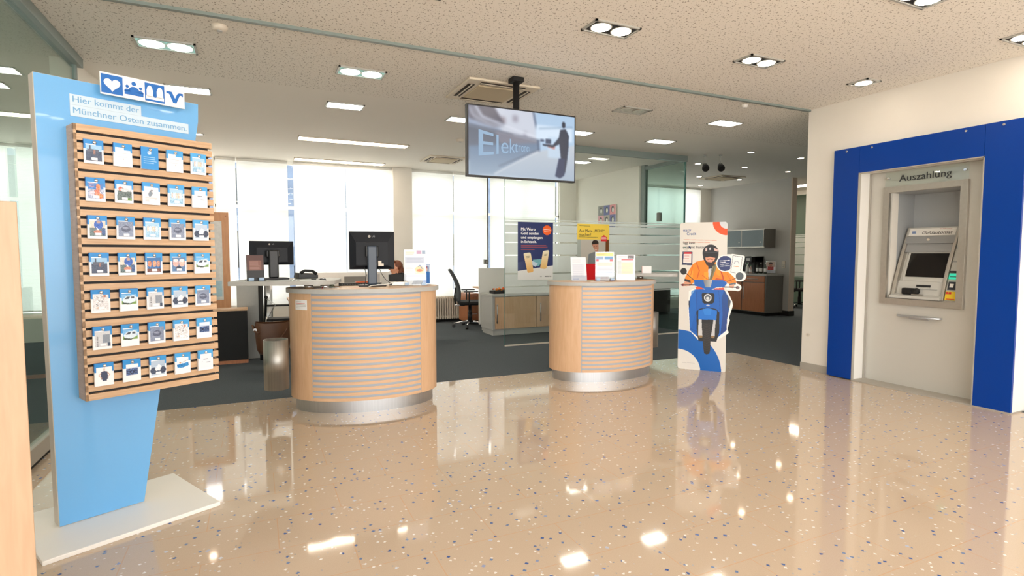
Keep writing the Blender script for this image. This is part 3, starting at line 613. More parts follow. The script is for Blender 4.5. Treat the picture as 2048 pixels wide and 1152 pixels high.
# ------------------------------------------------------------------ counters
A_, B_ = .619, .375
def el(t, off): return ((A_+off)*math.cos(t), (B_+off)*math.sin(t))
def arc(t0, t1, off, n): return [el(t0+(t1-t0)*i/(n-1), off) for i in range(n)]
def shell(m, t0, t1, off, z0, z1, th=.012, n=40, mi=0):
    o = arc(t0, t1, off, n); i_ = arc(t0, t1, off-th, n)
    poly = o+i_[::-1]; m.prism(poly, z0, z1, mi, plane='xy')
def counter(label, loc, rot, side):
    t = T('reception_counter', label, 'reception counter', loc, rot, 'curved reception counters')
    F = -PI/2; ts = .792; e = 1.95
    m = MB(); shell(m, F-e, F+e, 0, 0, .112, .01, 70); m.build('plinth', M['steel'], t)
    for s in (-1, 1):
        m = MB(); a, b = (F-e, F-ts) if s < 0 else (F+ts, F+e); shell(m, a+.004*(s > 0), b-.004*(s < 0), .039, .112, 1.042, .018, 30); m.build('side_panel', M['beech'], t)
    m = MB(); shell(m, F-ts-.01, F+ts+.01, .0345, .112, 1.042, .01, 50); m.build('recessed_panel', M['slot'], t)
    sl = MB()
    for k in range(20):
        z0 = .1125+.0466*k; shell(sl, F-ts+.012, F+ts-.012, .040, z0, z0+.026, .012, 50)
    sl.build('slats', M['beech_h'], t)
    m = MB(); pl = arc(F-e, F+e, .0, 60); m.prism(pl, .12, .14, plane='xy'); m.build('inner_shelf', M['grey'], t)
    m = MB(); p_ = arc(F-e, F+e, .064, 70); m.prism(p_, 1.042, 1.080, plane='xy'); m.build('worktop_edge', M['grey'], t, bevel=.002)
    m = MB(); p_ = arc(F-e+.01, F+e-.01, .055, 70); m.prism(p_, 1.080, 1.082, plane='xy'); m.build('worktop', M['beech_h'], t)
    return t
c1 = counter('curved beech slatted counter carrying the big black monitor', (.913, 5.212, 0), -.114, -1)
c2 = counter('curved beech slatted counter carrying leaflet stands, beside the scooter cutout', (3.592, 5.276, 0), .012, 1)
# raised standing desks resting on spacers
def rounded(x0, x1, y0, y1, r, side):
    pts = []
    for cx, cy, a in ((x1-r, y0+r, -PI/2), (x1-r, y1-r, 0)):
        for k in range(9): pts.append((cx+r*math.cos(a+PI/2*k/8), cy+r*math.sin(a+PI/2*k/8)))
    pts += [(x0, y1), (x0, y0)]
    return [(side*p[0], p[1]) for p in pts]
d1 = T('raised_desktop', 'grey raised desktop on short steel spacers left of the big monitor', 'desktop', (.19, 5.0, 1.115), math.radians(-14), 'raised desktops beside the counters')
MB().prism(rounded(-.42, .42, -.0, .74, .2, 1), 0, .035, plane='xy').build('top', M['grey'], d1, bevel=.003)
for x, y in ((.20, .10), (.33, .12)): MB().cyl((x, y, -.033), (x, y, 0), .038, n=24).build('spacer', M['chrome'], d1)
d2 = T('raised_desktop', 'grey raised desktop on steel spacers right of the leaflet counter', 'desktop', (4.17, 5.22, 1.115), math.radians(-42), 'raised desktops beside the counters')
MB().prism(rounded(-.35, .35, 0, .6, .12, 1), 0, .035, plane='xy').build('top', M['grey'], d2, bevel=.003)
for x, y in ((-.24, .17), (-.08, .10)): MB().cyl((x, y, -.033), (x, y, 0), .036, n=24).build('spacer', M['chrome'], d2)
# bins fixed to counters
def bin_(lab, x, y, z):
    t = T('waste_bin', lab, 'bin', (x, y, z), 0, 'steel waste bins')
    MB().lathe([(0, .004), (.098, .004), (.1, 0), (.1, .425), (.094, .425), (.094, .02), (0, .02)], 40).build('cylinder', mat('bin steel', (176, 174, 168), .5, metal=1, var=.12, scale=5, aniso=(14, 14, .2)), t)
    MB().cyl((0, 0, .3), (0, 0, .40), .0935, n=30).build('liner', M['black_m'], t)
    return t
bin_('brushed steel cylinder bin hanging left of the front counter', .135, 5.10, .225)
b2 = bin_('brushed steel cylinder bin hanging right of the leaflet counter', 4.345, 5.36, .25)

# notice on counter one
nt_ = T('paper_notice', 'small white paper notice on the left panel of the monitor counter', 'notice', c1.location, -.114)
m = MB(); shell(m, -PI/2-1.13, -PI/2-.86, .0405, .90, .985, .001, 8); m.build('sheet', M['white_p'], nt_)
m = MB()
for k, w in enumerate((.12, .2, .22, .22, .1)): shell(m, -PI/2-1.10, -PI/2-1.10+w, .0412, .968-k*.013, .971-k*.013, .0008, 6, mi=1 if k == 1 else 0)
m.build('printed_lines', [M['base'], M['red']], nt_)

# ------------------------------------------------------------------ desk things on counter one
Z1 = 1.082; Z2 = 1.150
def monitor(lab, loc, rot, w, h, zb, cls):
    ms = M['monitor_b'] if cls == 0 else M['black']
    t = T('computer_monitor', lab, 'monitor', loc, rot, 'black monitors seen from behind')
    MB().box(-w/2, w/2, .0, .02, zb, zb+h).build('bezel', M['monitor'], t, bevel=.004)
    m = MB(); iw, ih = w/2*.97, h
    m.add([(-iw, 0, zb+.006), (iw, 0, zb+.006), (iw, 0, zb+h-.006), (-iw, 0, zb+h-.006), (-iw*.72, -.018, zb+h*.1), (iw*.72, -.018, zb+h*.1), (iw*.72, -.018, zb+h*.72), (-iw*.72, -.018, zb+h*.72)],
          [(4, 5, 6, 7), (0, 1, 5, 4), (1, 2, 6, 5), (2, 3, 7, 6), (3, 0, 4, 7)])
    m.build('rear_shell', M['monitor'], t, bevel=.006)
    MB().tube([(x, -.016+.010*abs(x/iw)**2, zb+h*.62+h*.09*math.cos(x/iw*1.4)) for x in np.linspace(-iw*.8, iw*.8, 14)], .004, 6).build('rear_groove', M['black'], t)
    MB().box(-.042, .042, -.085, -.045, .012, zb+h*.62).build('stand_column', ms, t, bevel=.012)
    MB().box(-.06, .06, -.06, -.03, zb+h*.32, zb+h*.62).build('stand_hinge', M['black'], t, bevel=.01)
    MB().prism([(-.12, -.13), (.12, -.13), (.13, -.02), (.09, .07), (-.09, .07), (-.13, -.02)], 0, .014, plane='xy').build('stand_foot', M['black'], t, bevel=.004)
    text('LG', mat('logo grey '+lab[:4], (150, 156, 162), .4), t, 0, zb+h*.85, -.0125, h=h*.05, name='logo_lettering')
    m = MB(); m.cyl((-.022, -.008, zb+h*.87), (-.022, -.0125, zb+h*.87), h*.035, n=20); m.build('logo_disc', M['base'], t)
    return t
mo1 = monitor('large black monitor seen from behind on the front counter', (.985, 5.23, Z1), math.radians(-10), .41, .352, .155, 0)
MB().tube([(-.07, -.03, .18), (-.055, -.05, .1), (-.065, -.08, .04), (-.07, -.1, .012)], .0035, 6).build('cable', M['black'], mo1)
MB().tube([(.06, -.03, .18), (.08, -.04, .12), (.12, -.05, .06), (.17, -.06, .02)], .003, 6).build('cable', M['black'], mo1)
MB().box(.055, .085, -.022, -.017, .185, .235).box(.075, .105, -.023, -.017, .185, .21).build('sticker', M['cream'], mo1)
mo2 = monitor('smaller black monitor seen from behind on the raised desktop', (.135, 5.51, Z2), math.radians(8), .375, .218, .13, 1)
cb = T('white_cable', 'white cable curling around the big monitor foot', 'cable', (.98, 5.08, Z1)); MB().tube([(-.07, -.06, .004), (-.04, -.05, .015), (.02, -.055, .018), (.1, -.03, .02), (.17, .02, .03)], .004, 6).build('wire', M['white'], cb)
def keyboard(lab, loc, rot, w):
    t = T('keyboard', lab, 'keyboard', loc, rot); MB().box(-w/2, w/2, -.06, .07, 0, .012).box(-w/2, w/2, .03, .07, .01, .022).build('case', M['black'], t, bevel=.004)
    m = MB()
    for r in range(4):
        for k in range(16): m.box(-w/2+.012+k*(w-.024)/16, -w/2+.008+(k+1)*(w-.024)/16, -.05+r*.024, -.031+r*.024, .012, .02)
    m.build('keys', M['black_m'], t)
keyboard('black keyboard on the front counter left of the monitor foot', (.9, 5.37, Z1), math.radians(-8), .4)
t = T('red_notebook', 'orange red booklet lying behind the keyboard', 'booklet', (.93, 5.46, Z1+.022)); MB().box(-.06, .06, -.03, .03, 0, .012).build('cover', M['orange'], t)
t = T('paper_weight', 'small greenish round gadget on the counter left of the keyboard', 'gadget', (.60, 5.12, Z1)); MB().lathe([(0, 0), (.028, 0), (.031, .012), (.027, .026), (0, .03)], 20).build('body', mat('olive plastic', (88, 92, 72), .4), t); MB().cyl((0, 0, .028), (0, 0, .034), .014).build('button', M['black'], t)
t = T('paper_sheet', 'loose paper sheet lying near the front edge of the monitor counter', 'paper', (.56, 5.03, Z1), .1); MB().box(-.1, .1, -.04, .06, 0, .001).build('sheet', M['white_p'], t); MB().box(-.08, .0, -.02, -.012, .001, .0015).build('red_line', M['red'], t)
t = T('paper_sheet', 'pink edged form lying under the keyboard front edge', 'paper', (.8, 4.99, Z1), -.1); MB().box(-.08, .1, -.03, .03, 0, .001).build('sheet', mat('pinkish paper', (236, 214, 200), .6), t); MB().box(-.07, .08, -.02, -.015, .001, .0015).build('line', M['orange'], t)
t = T('card_terminal_base', 'silver box under the black organiser right of the monitor', 'box', (1.22, 5.19, Z1), -.15); MB().box(-.085, .085, -.06, .07, 0, .04).build('case', M['alu'], t, bevel=.005); MB().box(-.085, -.06, -.061, -.06, .008, .03).build('socket', M['black'], t)
t = T('desk_organiser', 'black organiser box with a jagged top right of the monitor', 'organiser', (1.205, 5.22, Z1+.041), -.15)
MB().prism([(-.065, 0), (.065, 0), (.075, .085), (.05, .065), (.03, .07), (.01, .062), (0, .085), (-.012, .066), (-.03, .062), (-.045, .068), (-.06, .06)], -.05, -.046).prism([(-.065, 0), (.065, 0), (.07, .08), (-.06, .06)], .046, .05).box(-.065, .065, -.05, .05, 0, .006).box(-.067, -.062, -.05, .05, 0, .06).box(.062, .067, -.05, .05, 0, .08).build('tray', M['black_m'], t)
MB().box(-.05, .02, -.02, .03, .006, .055).build('divider', M['black'], t)
# acrylic stands
def page(kind):
    c = Cv(105, 148, .7, (236, 238, 244))
    if kind == 'a':
        c.lines(10, 12, 52, 3, 5, 2, (226, 190, 120), .8); c.rect(60, 4, 84, 22, (196, 160, 190)); c.rect(86, 4, 102, 22, (150, 170, 196)); c.rect(6, 36, 98, 66, (196, 206, 224)); c.lines(14, 42, 90, 4, 6, 2, (150, 160, 186), .7)
        c.lines(10, 80, 44, 9, 6.5, 1.6, (190, 190, 200), .8); c.ell(74, 96, 22, 16, (246, 214, 170)); c.ell(74, 100, 14, 6, (232, 130, 90)); c.line([(68, 82), (76, 76), (86, 92)], 4, (100, 130, 170)); c.rect(10, 124, 92, 129, (180, 170, 206)); c.rect(50, 110, 100, 122, (244, 236, 216))
    elif kind == 'b':
        c.rect(4, 6, 100, 24, (246, 226, 150)); c.lines(10, 12, 60, 2, 5, 1.6, (150, 140, 110), .7); c.rect(4, 28, 46, 46, (150, 176, 210)); c.rect(52, 28, 98, 46, (110, 160, 210)); c.rect(4, 44, 18, 58, (220, 110, 130)); c.rect(80, 44, 98, 58, (220, 120, 130)); c.rect(10, 64, 94, 84, (226, 224, 214)); c.rect(6, 92, 96, 112, (214, 222, 234)); c.lines(10, 62, 94, 9, 6, 1.3, (196, 198, 210), .7); c.line([(8, 126), (94, 126)], 3, (90, 120, 180))
    elif kind == 'c':
        c.lines(10, 10, 60, 3, 4.5, 1.6, (190, 190, 206), .8); c.rect(62, 4, 98, 22, (120, 116, 120)); c.noise(20, 2, (62, 4, 98, 22)); c.rect(28, 26, 94, 31, (206, 80, 90)); c.rect(6, 34, 26, 110, (214, 224, 226)); c.rect(28, 44, 92, 110, (246, 230, 200)); c.lines(8, 38, 92, 13, 6, 1, (205, 200, 205), .6); c.rect(6, 114, 96, 140, (226, 230, 238))
    elif kind == 'd': c.lines(12, 14, 70, 4, 6, 1.4, (196, 200, 214), .7); c.rect(10, 44, 90, 128, (222, 226, 236)); c.lines(14, 50, 86, 12, 6.4, 1.2, (186, 190, 206), .7); c.line([(10, 136), (50, 136)], 2.5, (140, 160, 210))
    elif kind == 'e': c.rect(0, 0, 105, 148, (84, 44, 36)); c.rect(14, 34, 90, 116, (130, 84, 70)); c.lines(20, 44, 84, 8, 9, 3, (190, 150, 140), .6)
    elif kind == 'f': c.rect(4, 4, 101, 70, (200, 180, 170)); c.ell(50, 40, 20, 22, (176, 120, 104)); c.ell(50, 22, 22, 12, (60, 50, 50)); c.rect(20, 66, 84, 110, (176, 60, 60)); c.noise(12, 2, (4, 4, 101, 110)); c.lines(14, 120, 90, 3, 7, 2, (160, 160, 170), .8)
    elif kind == 'g': c.rect(8, 8, 97, 140, (120, 150, 190)); c.ell(50, 50, 24, 26, (220, 180, 170)); c.ell(46, 30, 22, 14, (196, 80, 80)); c.rect(24, 84, 84, 136, (60, 80, 120)); c.noise(18, 2, (8, 8, 97, 140))
    elif kind == 'h': c.lines(12, 20, 92, 4, 20, 4, (230, 110, 40), .7); c.rect(14, 90, 90, 130, (220, 226, 236))
    return c
def stand(lab, loc, rot, w, h, kind, lean=6, feet=True, z0=.05, mt=None, cat='leaflet stand'):
    t = T('leaflet_stand', lab, cat, loc, rot, None); a = math.radians(lean)
    p = MB(); X = Matrix.Translation((0, 0, z0)) @ Matrix.Rotation(-a, 4, 'X')
    p.box(-w/2-.004, w/2+.004, .003, .005, -z0+.004, h+.004, X=X).box(-w/2-.004, w/2+.004, -.004, -.003, -.004, .06, X=X)
    if feet: p.box(-w/2-.012, w/2+.012, -.05, .08, 0, .004)
    p.build('holder', mt or M['acrylic'], t)
    g = MB().box(-w/2, w/2, -.0018, .0025, 0, h, X=X).build('paper_stack', M['white_p'], t)
    o = cv_mesh(page(kind), w, h, 'printed_page', t, -w/2, h, -.0026); o.matrix_local = X
    if feet:
        m = MB().box(-w/2+.005, -w/2+.045, -.048, -.02, .005, .03).box(w/2-.045, w/2-.005, -.048, -.02, .005, .03); m.build('blue_card', mat('pale blue '+kind, (170, 196, 224), .5), t)
    return t
stand('acrylic stand with a flyer on the front counter right of the monitor', (1.365, 5.12, Z1), math.radians(-12), .205, .29, 'a', 5)
t = stand('small photo card on a blue foot behind the right end of the front counter', (1.535, 5.33, Z1), math.radians(-20), .06, .13, 'g', 3, False, .06, M['logo_blue'], 'card stand')
stand('dark flyer in a black holder at the left end of the raised desktop', (-.005, 5.18, Z2), math.radians(8), .13, .19, 'e', 8, True, .03, M['black'])
# phone, pen stand etc on raised desktop
t = T('desk_telephone', 'black desk telephone behind the smaller monitor', 'telephone', (.43, 5.56, Z2), .2)
MB().prism([(-.09, 0), (.09, 0), (.09, .035), (-.09, .055)], -.07, .07).build('body', M['black'], t, bevel=.006); MB().tube([(-.07, -.06, .05), (-.03, -.062, .075), (.04, -.062, .07), (.075, -.06, .04)], [.018, .012, .012, .018], 8).build('handset', M['black_m'], t); MB().box(-.02, .07, 0, .06, .045, .05).build('display', M['grey_d'], t)
def pen(lab, loc):
    t = T('pen_stand', lab, 'pen', loc, 0, 'ball pens on round stands'); MB().lathe([(0, 0), (.04, 0), (.038, .004), (.012, .009), (.008, .02), (0, .02)], 24).build('base', M['chrome'], t); MB().cyl((0, 0, .015), (0, 0, .13), .0035, .003, n=8).cyl((0, 0, .015), (0, 0, .05), .006, n=10).build('pen', M['black'], t)
pen('black pen upright on a round silver stand on the left raised desktop', (.30, 5.10, Z2)); pen('black pen upright on a round stand on the right raised desktop', (4.13, 5.44, Z2))
t = T('document_tray', 'flat sheets and black clips at the right of the left raised desktop', 'papers', (.47, 5.15, Z2), -.2); MB().box(-.12, .08, -.05, .07, 0, .003).build('sheet', M['white_p'], t); MB().box(-.03, .01, -.02, .0, .003, .012).box(.04, .09, 0, .02, .0, .010).build('clip', M['black'], t)
t = T('desk_cable', 'thin cable running from the raised desktop down to the counter gadget', 'cable', (0, 0, 0)); MB().tube([(.50, 5.16, 1.155), (.54, 5.1, 1.172), (.555, 5.07, 1.15), (.575, 5.08, 1.12), (.60, 5.1, 1.112)], .002, 6).build('wire', M['black'], t)
# counter two stuff
stand('tilted white price list stand at the left end of the leaflet counter', (3.27, 5.26, Z1), math.radians(-18), .175, .27, 'd', 14, False, .0)
stand('acrylic stand with a yellow headed flyer in the middle of the leaflet counter', (3.50, 5.10, Z1), math.radians(-26), .205, .27, 'b', 5)
stand('white stand with a beige table flyer on the right of the leaflet counter', (3.80, 5.12, Z1), math.radians(-30), .205, .285, 'c', 4, False, .003)
t = T('red_pen', 'red pen lying at the front edge of the leaflet counter', 'pen', (3.50, 4.97, Z1), .1); MB().cyl((-.035, 0, .006), (.035, 0, .006), .005, n=8).build('barrel', M['red_l'], t); MB().cyl((.035, 0, .006), (.045, 0, .006), .004, .001, n=8).build('tip', M['black'], t)
t = T('paper_sheet', 'flat paper sheet lying before the flyer stands on the leaflet counter', 'paper', (3.36, 5.03, Z1), -.4); MB().box(-.08, .08, -.05, .05, 0, .001).build('sheet', M['white_p'], t)
t = T('card_box', 'small white box standing on the right raised desktop', 'box', (4.25, 5.32, Z2), math.radians(-35)); MB().box(-.055, .055, -.035, .035, 0, .085).build('case', M['white_p'], t, bevel=.002); MB().box(-.056, -.05, -.036, .036, .002, .083).build('pink_side', mat('pinkish card', (214, 184, 178), .5), t)

# ------------------------------------------------------------------ scooter cutout
W_, H_ = .525, 1.75
st = T('rider_cutout', 'life size cardboard cutout of a helmeted rider in an orange jacket on a blue scooter', 'advertising cutout', (4.594, 5.139, 0), math.atan2(4.747-5.139, 4.935-4.594))
OX = .19
def sm(X, Y):
    t_ = (X-60)/277; l = 70-25*(Y-150)/875; w = 277
    return (OX+(X-l)/w*W_, (Y-(150-15*t_))/(872+36*t_)*H_)
def A6(*p): return [sm(.5263*x, 485+.5263*y) for x, y in p]
def B7(*p): return [sm(30.3+.4476*x, 91+.4476*y) for x, y in p]
def C8(*p): return [sm(x, y) for x, y in p]
CW, CH = .96, 1.76
c = Cv(CW, CH, 330, (226, 222, 214))
rr = .03
board = []
for cx, cy, a in ((OX+rr, rr, PI), (OX+W_-rr, rr, 1.5*PI), (OX+W_-rr*.5, H_-rr*.5, 0), (OX+rr, H_-rr, .5*PI)):
    for k in range(6): board.append((cx+rr*math.cos(a+k*PI/10), cy+rr*math.sin(a+k*PI/10)))
over = A6((575, 105), (640, 98), (700, 110), (770, 122), (803, 100), (800, 62), (770, 50), (752, 20), (745, -40))+B7((860, 880), (930, 860), (940, 800), (900, 755), (890, 740), (925, 560), (915, 545), (760, 522), (745, 545), (690, 545), (600, 580), (580, 640), (500, 700))+A6((300, 0), (300, 200), (400, 640), (600, 640), (625, 640), (668, 600), (655, 570), (655, 545), (680, 460), (672, 425), (715, 285), (705, 235), (660, 130), (640, 115))
def el_pts(cx, cy, rx, ry, n=24): return [(cx+rx*math.cos(2*PI*k/n), cy+ry*math.sin(2*PI*k/n)) for k in range(n)]
leftmir = B7((130, 772)); lm = leftmir[0]
msk = c.mpoly(board) | c.mpoly(over)
dW = (246, 245, 240)
c.put(c.mpoly(over), dW); c.put(c.mpoly(board), (228, 224, 216))
# bottom and top arcs
bx, by = sm(45, 1045); d = np.hypot(c.X-OX, (c.Y-(H_+.02))); c.put((d < .495) & (d > .262) & c.mpoly(board), (0, 98, 184)); c.put((d <= .262) & c.mpoly(board), (232, 229, 222))
d = np.hypot(c.X-(OX+W_-.005), c.Y+.0); c.put((d < .155) & (d > .08) & c.mpoly(board), (232, 82, 12)); c.put((d <= .08) & c.mpoly(board), (214, 216, 220))
c.line(C8((75, 985), (150, 988)), .003, (190, 188, 184))
c.line(B7((138, 352), (565, 352)), .008, (214, 120, 90), .5); c.line(B7((138, 383), (475, 383)), .008, (214, 120, 90), .5)
c.poly(B7((200, 440), (222, 436), (232, 465), (222, 475), (200, 455)), (46, 66, 120)); c.line(B7((135, 455), (160, 455)), .008, (150, 200, 180)); c.line(B7((135, 490), (190, 490)), .004, (190, 180, 170))
c.poly(B7((118, 512), (250, 510), (246, 690), (108, 688)), (40, 48, 88)); c.poly(B7((133, 518), (238, 516), (234, 662), (126, 662)), (236, 226, 222)); c.poly(B7((135, 518), (237, 516), (236, 540), (134, 542)), (206, 40, 52)); c.lines(*B7((145, 570))[0], B7((220, 570))[0][0], 3, .028, .006, (206, 90, 90), .7)
# white halo of scooter on the board
c.poly(A6((225, 130), (320, 90), (600, 90), (680, 200), (716, 285), (672, 425), (680, 460), (655, 550), (668, 600), (540, 690), (330, 690), (235, 590), (215, 340)), dW)
# jacket
OR = (244, 138, 22)
c.poly(B7((300, 640), (400, 615), (560, 640), (640, 720), (740, 790), (800, 850), (815, 910), (790, 935), (720, 930), (660, 880), (560, 900), (280, 900), (230, 950), (140, 905), (150, 850), (200, 760), (250, 680)), OR)
c.poly(B7((400, 780), (480, 760), (460, 900), (400, 900)), (252, 168, 40), .7); c.poly(B7((200, 780), (260, 760), (250, 860), (210, 880)), (252, 176, 60), .6); c.poly(B7((560, 700), (620, 740), (610, 830), (560, 800)), (252, 170, 50), .6)
c.line(B7((300, 650), (340, 760), (310, 860)), .012, (214, 92, 20)); c.line(B7((620, 760), (650, 850), (640, 890)), .014, (196, 66, 30)); c.line(B7((380, 820), (450, 880)), .01, (224, 106, 20)); c.poly(B7((560, 850), (690, 880), (640, 910), (520, 905)), (206, 82, 30))
c.line(B7((250, 700), (225, 820)), .008, (222, 104, 24)); c.line(B7((700, 800), (760, 900)), .008, (222, 104, 24))
# dark top, strap
c.poly(B7((450, 660), (540, 650), (520, 760), (480, 880), (455, 880), (460, 740)), (36, 40, 58)); c.poly(B7((455, 740), (500, 720), (480, 870), (460, 870)), (206, 208, 210)); c.poly(B7((520, 660), (570, 670), (560, 720), (500, 890), (465, 885), (505, 740)), (128, 122, 92)); c.line(B7((540, 680), (490, 860)), .012, (96, 92, 66))
# cuffs, hands
c.poly(B7((142, 870), (220, 890), (225, 930), (140, 905)), (44, 40, 48)); c.poly(B7((720, 930), (800, 905), (812, 930), (730, 950)), (96, 110, 120)); c.poly(B7((120, 935), (150, 905), (225, 925), (220, 965), (120, 972)), (222, 160, 130)); c.poly(B7((725, 945), (790, 930), (805, 965), (770, 985), (720, 978)), (226, 168, 138))
# head
hx, hy = B7((488, 540))[0]
def bl(x, y, rx, ry, cc, rot=0): q = B7((x, y))[0]; c.ell(q[0], q[1], rx*.00085, ry*.00089, cc, 1, rot)
bl(488, 520, 104, 112, (26, 27, 32)); c.poly(B7((385, 540), (592, 540), (575, 610), (540, 650), (420, 650), (392, 600)), (26, 27, 32))
c.poly(B7((418, 570), (555, 570), (535, 620), (500, 655), (450, 650), (422, 610)), (226, 158, 128)); c.poly(B7((415, 620), (450, 640), (500, 645), (545, 610), (540, 680), (490, 705), (430, 680)), (52, 32, 28)); bl(480, 625, 34, 12, (214, 140, 116)); c.line(B7((448, 606), (480, 598), (515, 606)), .008, (80, 48, 38)); c.line(B7((462, 622), (500, 622)), .006, (246, 236, 230))
c.poly(B7((400, 510), (575, 510), (560, 585), (500, 575), (480, 560), (455, 578), (412, 578)), (14, 14, 18)); c.poly(B7((420, 462), (445, 432), (440, 500), (418, 500)), (222, 196, 190)); c.poly(B7((530, 450), (585, 470), (580, 500), (540, 490)), (226, 190, 180)); c.poly(B7((468, 450), (495, 446), (490, 482), (472, 482)), (206, 206, 208)); c.line(B7((405, 512), (580, 512)), .006, (60, 62, 70))
# bubble and phone
q = B7((672, 655))[0]; c.ell(q[0], q[1], .095, .098, dW); c.ell(q[0], q[1], .084, .087, (40, 56, 112))
for k, w in enumerate((120, 70, 110, 116)): c.line(B7((612, 622+k*24), (612+w, 612+k*24)), .0075, (232, 236, 244))
c.poly(B7((762, 522), (918, 548), (885, 805), (732, 780)), dW); c.poly(B7((772, 545), (895, 560), (865, 795), (742, 772)), (120, 124, 132)); c.poly(B7((778, 552), (888, 566), (858, 788), (748, 766)), (240, 240, 240)); q = B7((818, 650))[0]; c.ring(q[0], q[1], .02, .028, (170, 176, 190)); c.rect(q[0]-.03, q[1]+.008, q[0]+.03, q[1]+.03, (240, 240, 240)); c.line(B7((785, 690), (842, 694)), .008, (236, 160, 110))
# mirrors
q = B7((130, 772))[0]; c.ell(q[0], q[1], .036, .04, (30, 31, 34)); c.line(B7((165, 800), (270, 890)), .008, (28, 28, 30)); q = B7((868, 820))[0]; c.ell(q[0], q[1], .062, .062, dW); c.ell(q[0]-.01, q[1], .042, .044, (74, 86, 92)); c.line(B7((690, 900), (820, 845)), .006, (28, 28, 30)); q = B7((830, 975))[0]; c.ell(q[0], q[1], .042, .044, dW); c.ell(q[0], q[1], .020, .018, (120, 100, 104)); c.line(B7((640, 970), (820, 972)), .012, (60, 58, 66)); c.line(B7((100, 955), (270, 950)), .014, (50, 40, 44)); q = B7((115, 955))[0]; c.ell(q[0], q[1], .014, .014, (110, 30, 40))
msk |= (np.hypot(c.X-B7((868, 820))[0][0], c.Y-B7((868, 820))[0][1]) < .062) | (np.hypot(c.X-B7((830, 975))[0][0], c.Y-B7((830, 975))[0][1]) < .042)
msk |= c.mpoly(B7((762, 522), (918, 548), (885, 805), (732, 780)))
# scooter body
SB = (14, 98, 190)
c.poly(A6((300, 85), (330, 75), (390, 95), (395, 112), (310, 112)), (226, 84, 40)); c.poly(A6((510, 95), (615, 85), (622, 112), (510, 112)), (226, 84, 40))
c.poly(A6((285, 0), (610, 0), (655, 30), (620, 75), (540, 82), (480, 108), (410, 108), (350, 80), (290, 70)), SB); c.grad(A6((388, 0), (490, 0), (470, 82), (410, 82)), (120, 124, 130), (196, 198, 200), 0)
c.poly(A6((300, 110), (620, 110), (665, 190), (690, 240), (650, 440), (640, 575), (530, 670), (520, 450), (330, 450), (340, 670), (235, 580), (222, 300), (240, 200)), SB)
c.grad(A6((620, 110), (665, 190), (690, 240), (650, 440), (640, 575), (575, 620), (600, 400), (590, 200)), (10, 76, 150), (10, 56, 130)); c.poly(A6((660, 190), (690, 240), (672, 330), (655, 300)), (60, 74, 96)); c.poly(A6((222, 240), (235, 240), (232, 320), (222, 310)), (26, 40, 66))
c.poly(A6((255, 130), (300, 110), (310, 350), (240, 560), (235, 300)), (24, 112, 206), .6); c.line(A6((310, 125), (305, 360)), .004, (10, 70, 150)); c.line(A6((560, 125), (572, 370)), .004, (10, 70, 150)); c.line(A6((238, 560), (330, 600)), .004, (10, 60, 140)); c.line(A6((560, 600), (645, 560)), .004, (10, 60, 140))
c.poly(A6((310, 360), (350, 330), (440, 312), (530, 330), (565, 370), (562, 600), (530, 705), (330, 700), (312, 600)), (22, 22, 26))
c.poly(A6((330, 350), (440, 318), (540, 350), (530, 460), (330, 452)), (28, 118, 214)); c.poly(A6((380, 330), (480, 330), (470, 400), (400, 400)), (60, 146, 232), .6)
c.poly(A6((370, 455), (498, 455), (485, 560), (480, 700), (380, 700)), (16, 16, 18)); c.poly(A6((335, 455), (368, 455), (370, 560), (378, 635), (325, 635), (330, 540)), (212, 212, 212)); c.poly(A6((500, 455), (525, 460), (515, 560), (512, 640), (470, 640), (485, 560)), (206, 206, 208)); c.poly(A6((325, 635), (378, 635), (372, 662), (335, 662)), (150, 120, 80)); c.poly(A6((470, 640), (512, 640), (508, 665), (475, 665)), (150, 120, 80))
q0 = A6((380, 490), (465, 490), (470, 600), (462, 800), (450, 845), (420, 855), (392, 840), (384, 780), (372, 600)); c.poly(q0, (34, 31, 30))
for k in range(16): c.line(A6((388, 520+k*20), (422, 506+k*20), (458, 520+k*20)), .004, (62, 56, 52))
c.poly(A6((378, 150), (500, 150), (515, 165), (508, 255), (485, 272), (400, 272), (378, 255), (370, 165)), (18, 20, 26)); q = A6((438, 203))[0]; c.ell(q[0], q[1], .042, .045, (226, 228, 230)); c.ell(q[0], q[1], .030, .032, (90, 96, 104)); c.ell(q[0], q[1]+.008, .018, .018, (224, 226, 228)); q = A6((440, 290))[0]; c.ell(q[0], q[1], .02, .008, (196, 204, 216))
cv_mesh(c, CW, CH, 'printed_front', st, -OX, H_, -.0062, mask=msk)
ov2 = [(x-OX, H_-y) for x, y in over]
MB().prism([(x-OX, H_-y) for x, y in board], -.005, .005).build('board', M['white'], st)
# overhang board built from the picture's own outline columns
m = MB(); ys = np.linspace(0, CH, c.ny)
for r in range(0, c.ny-3, 3):
    row = msk[r:r+4].all(0); xs_ = np.where(row)[0]
    if len(xs_) == 0: continue
    xr = xs_.max()/c.nx*CW-OX
    if xr > W_+.004: m.box(W_-.02, xr, -.005, .005, H_-(r+3)/c.ny*CH, H_-r/c.ny*CH)
m.build('cutout_overhang', M['white'], st)
MB().prism([(0, 0), (.28, 0), (0, .9)], .255, .26, plane='yz').build('easel_strut', M['white'], st)
text('Siggi kann', M['dark_text'], st, .036, H_-.252, -.0068, h=.030, w=.135, name='headline', bold=.02)
text('entspannt finanzieren.', M['dark_text'], st, .036, H_-.303, -.0068, h=.030, w=.30, name='headline', bold=.02)
text('easy', mat('logo navy', (66, 96, 150), .4), st, .036, H_-.105, -.0068, h=.036, w=.09, name='logo_lettering', bold=.015)
text('Credit', mat('logo navy two', (66, 96, 150), .4), st, .078, H_-.148, -.0068, h=.034, w=.105, name='logo_lettering', bold=.015)

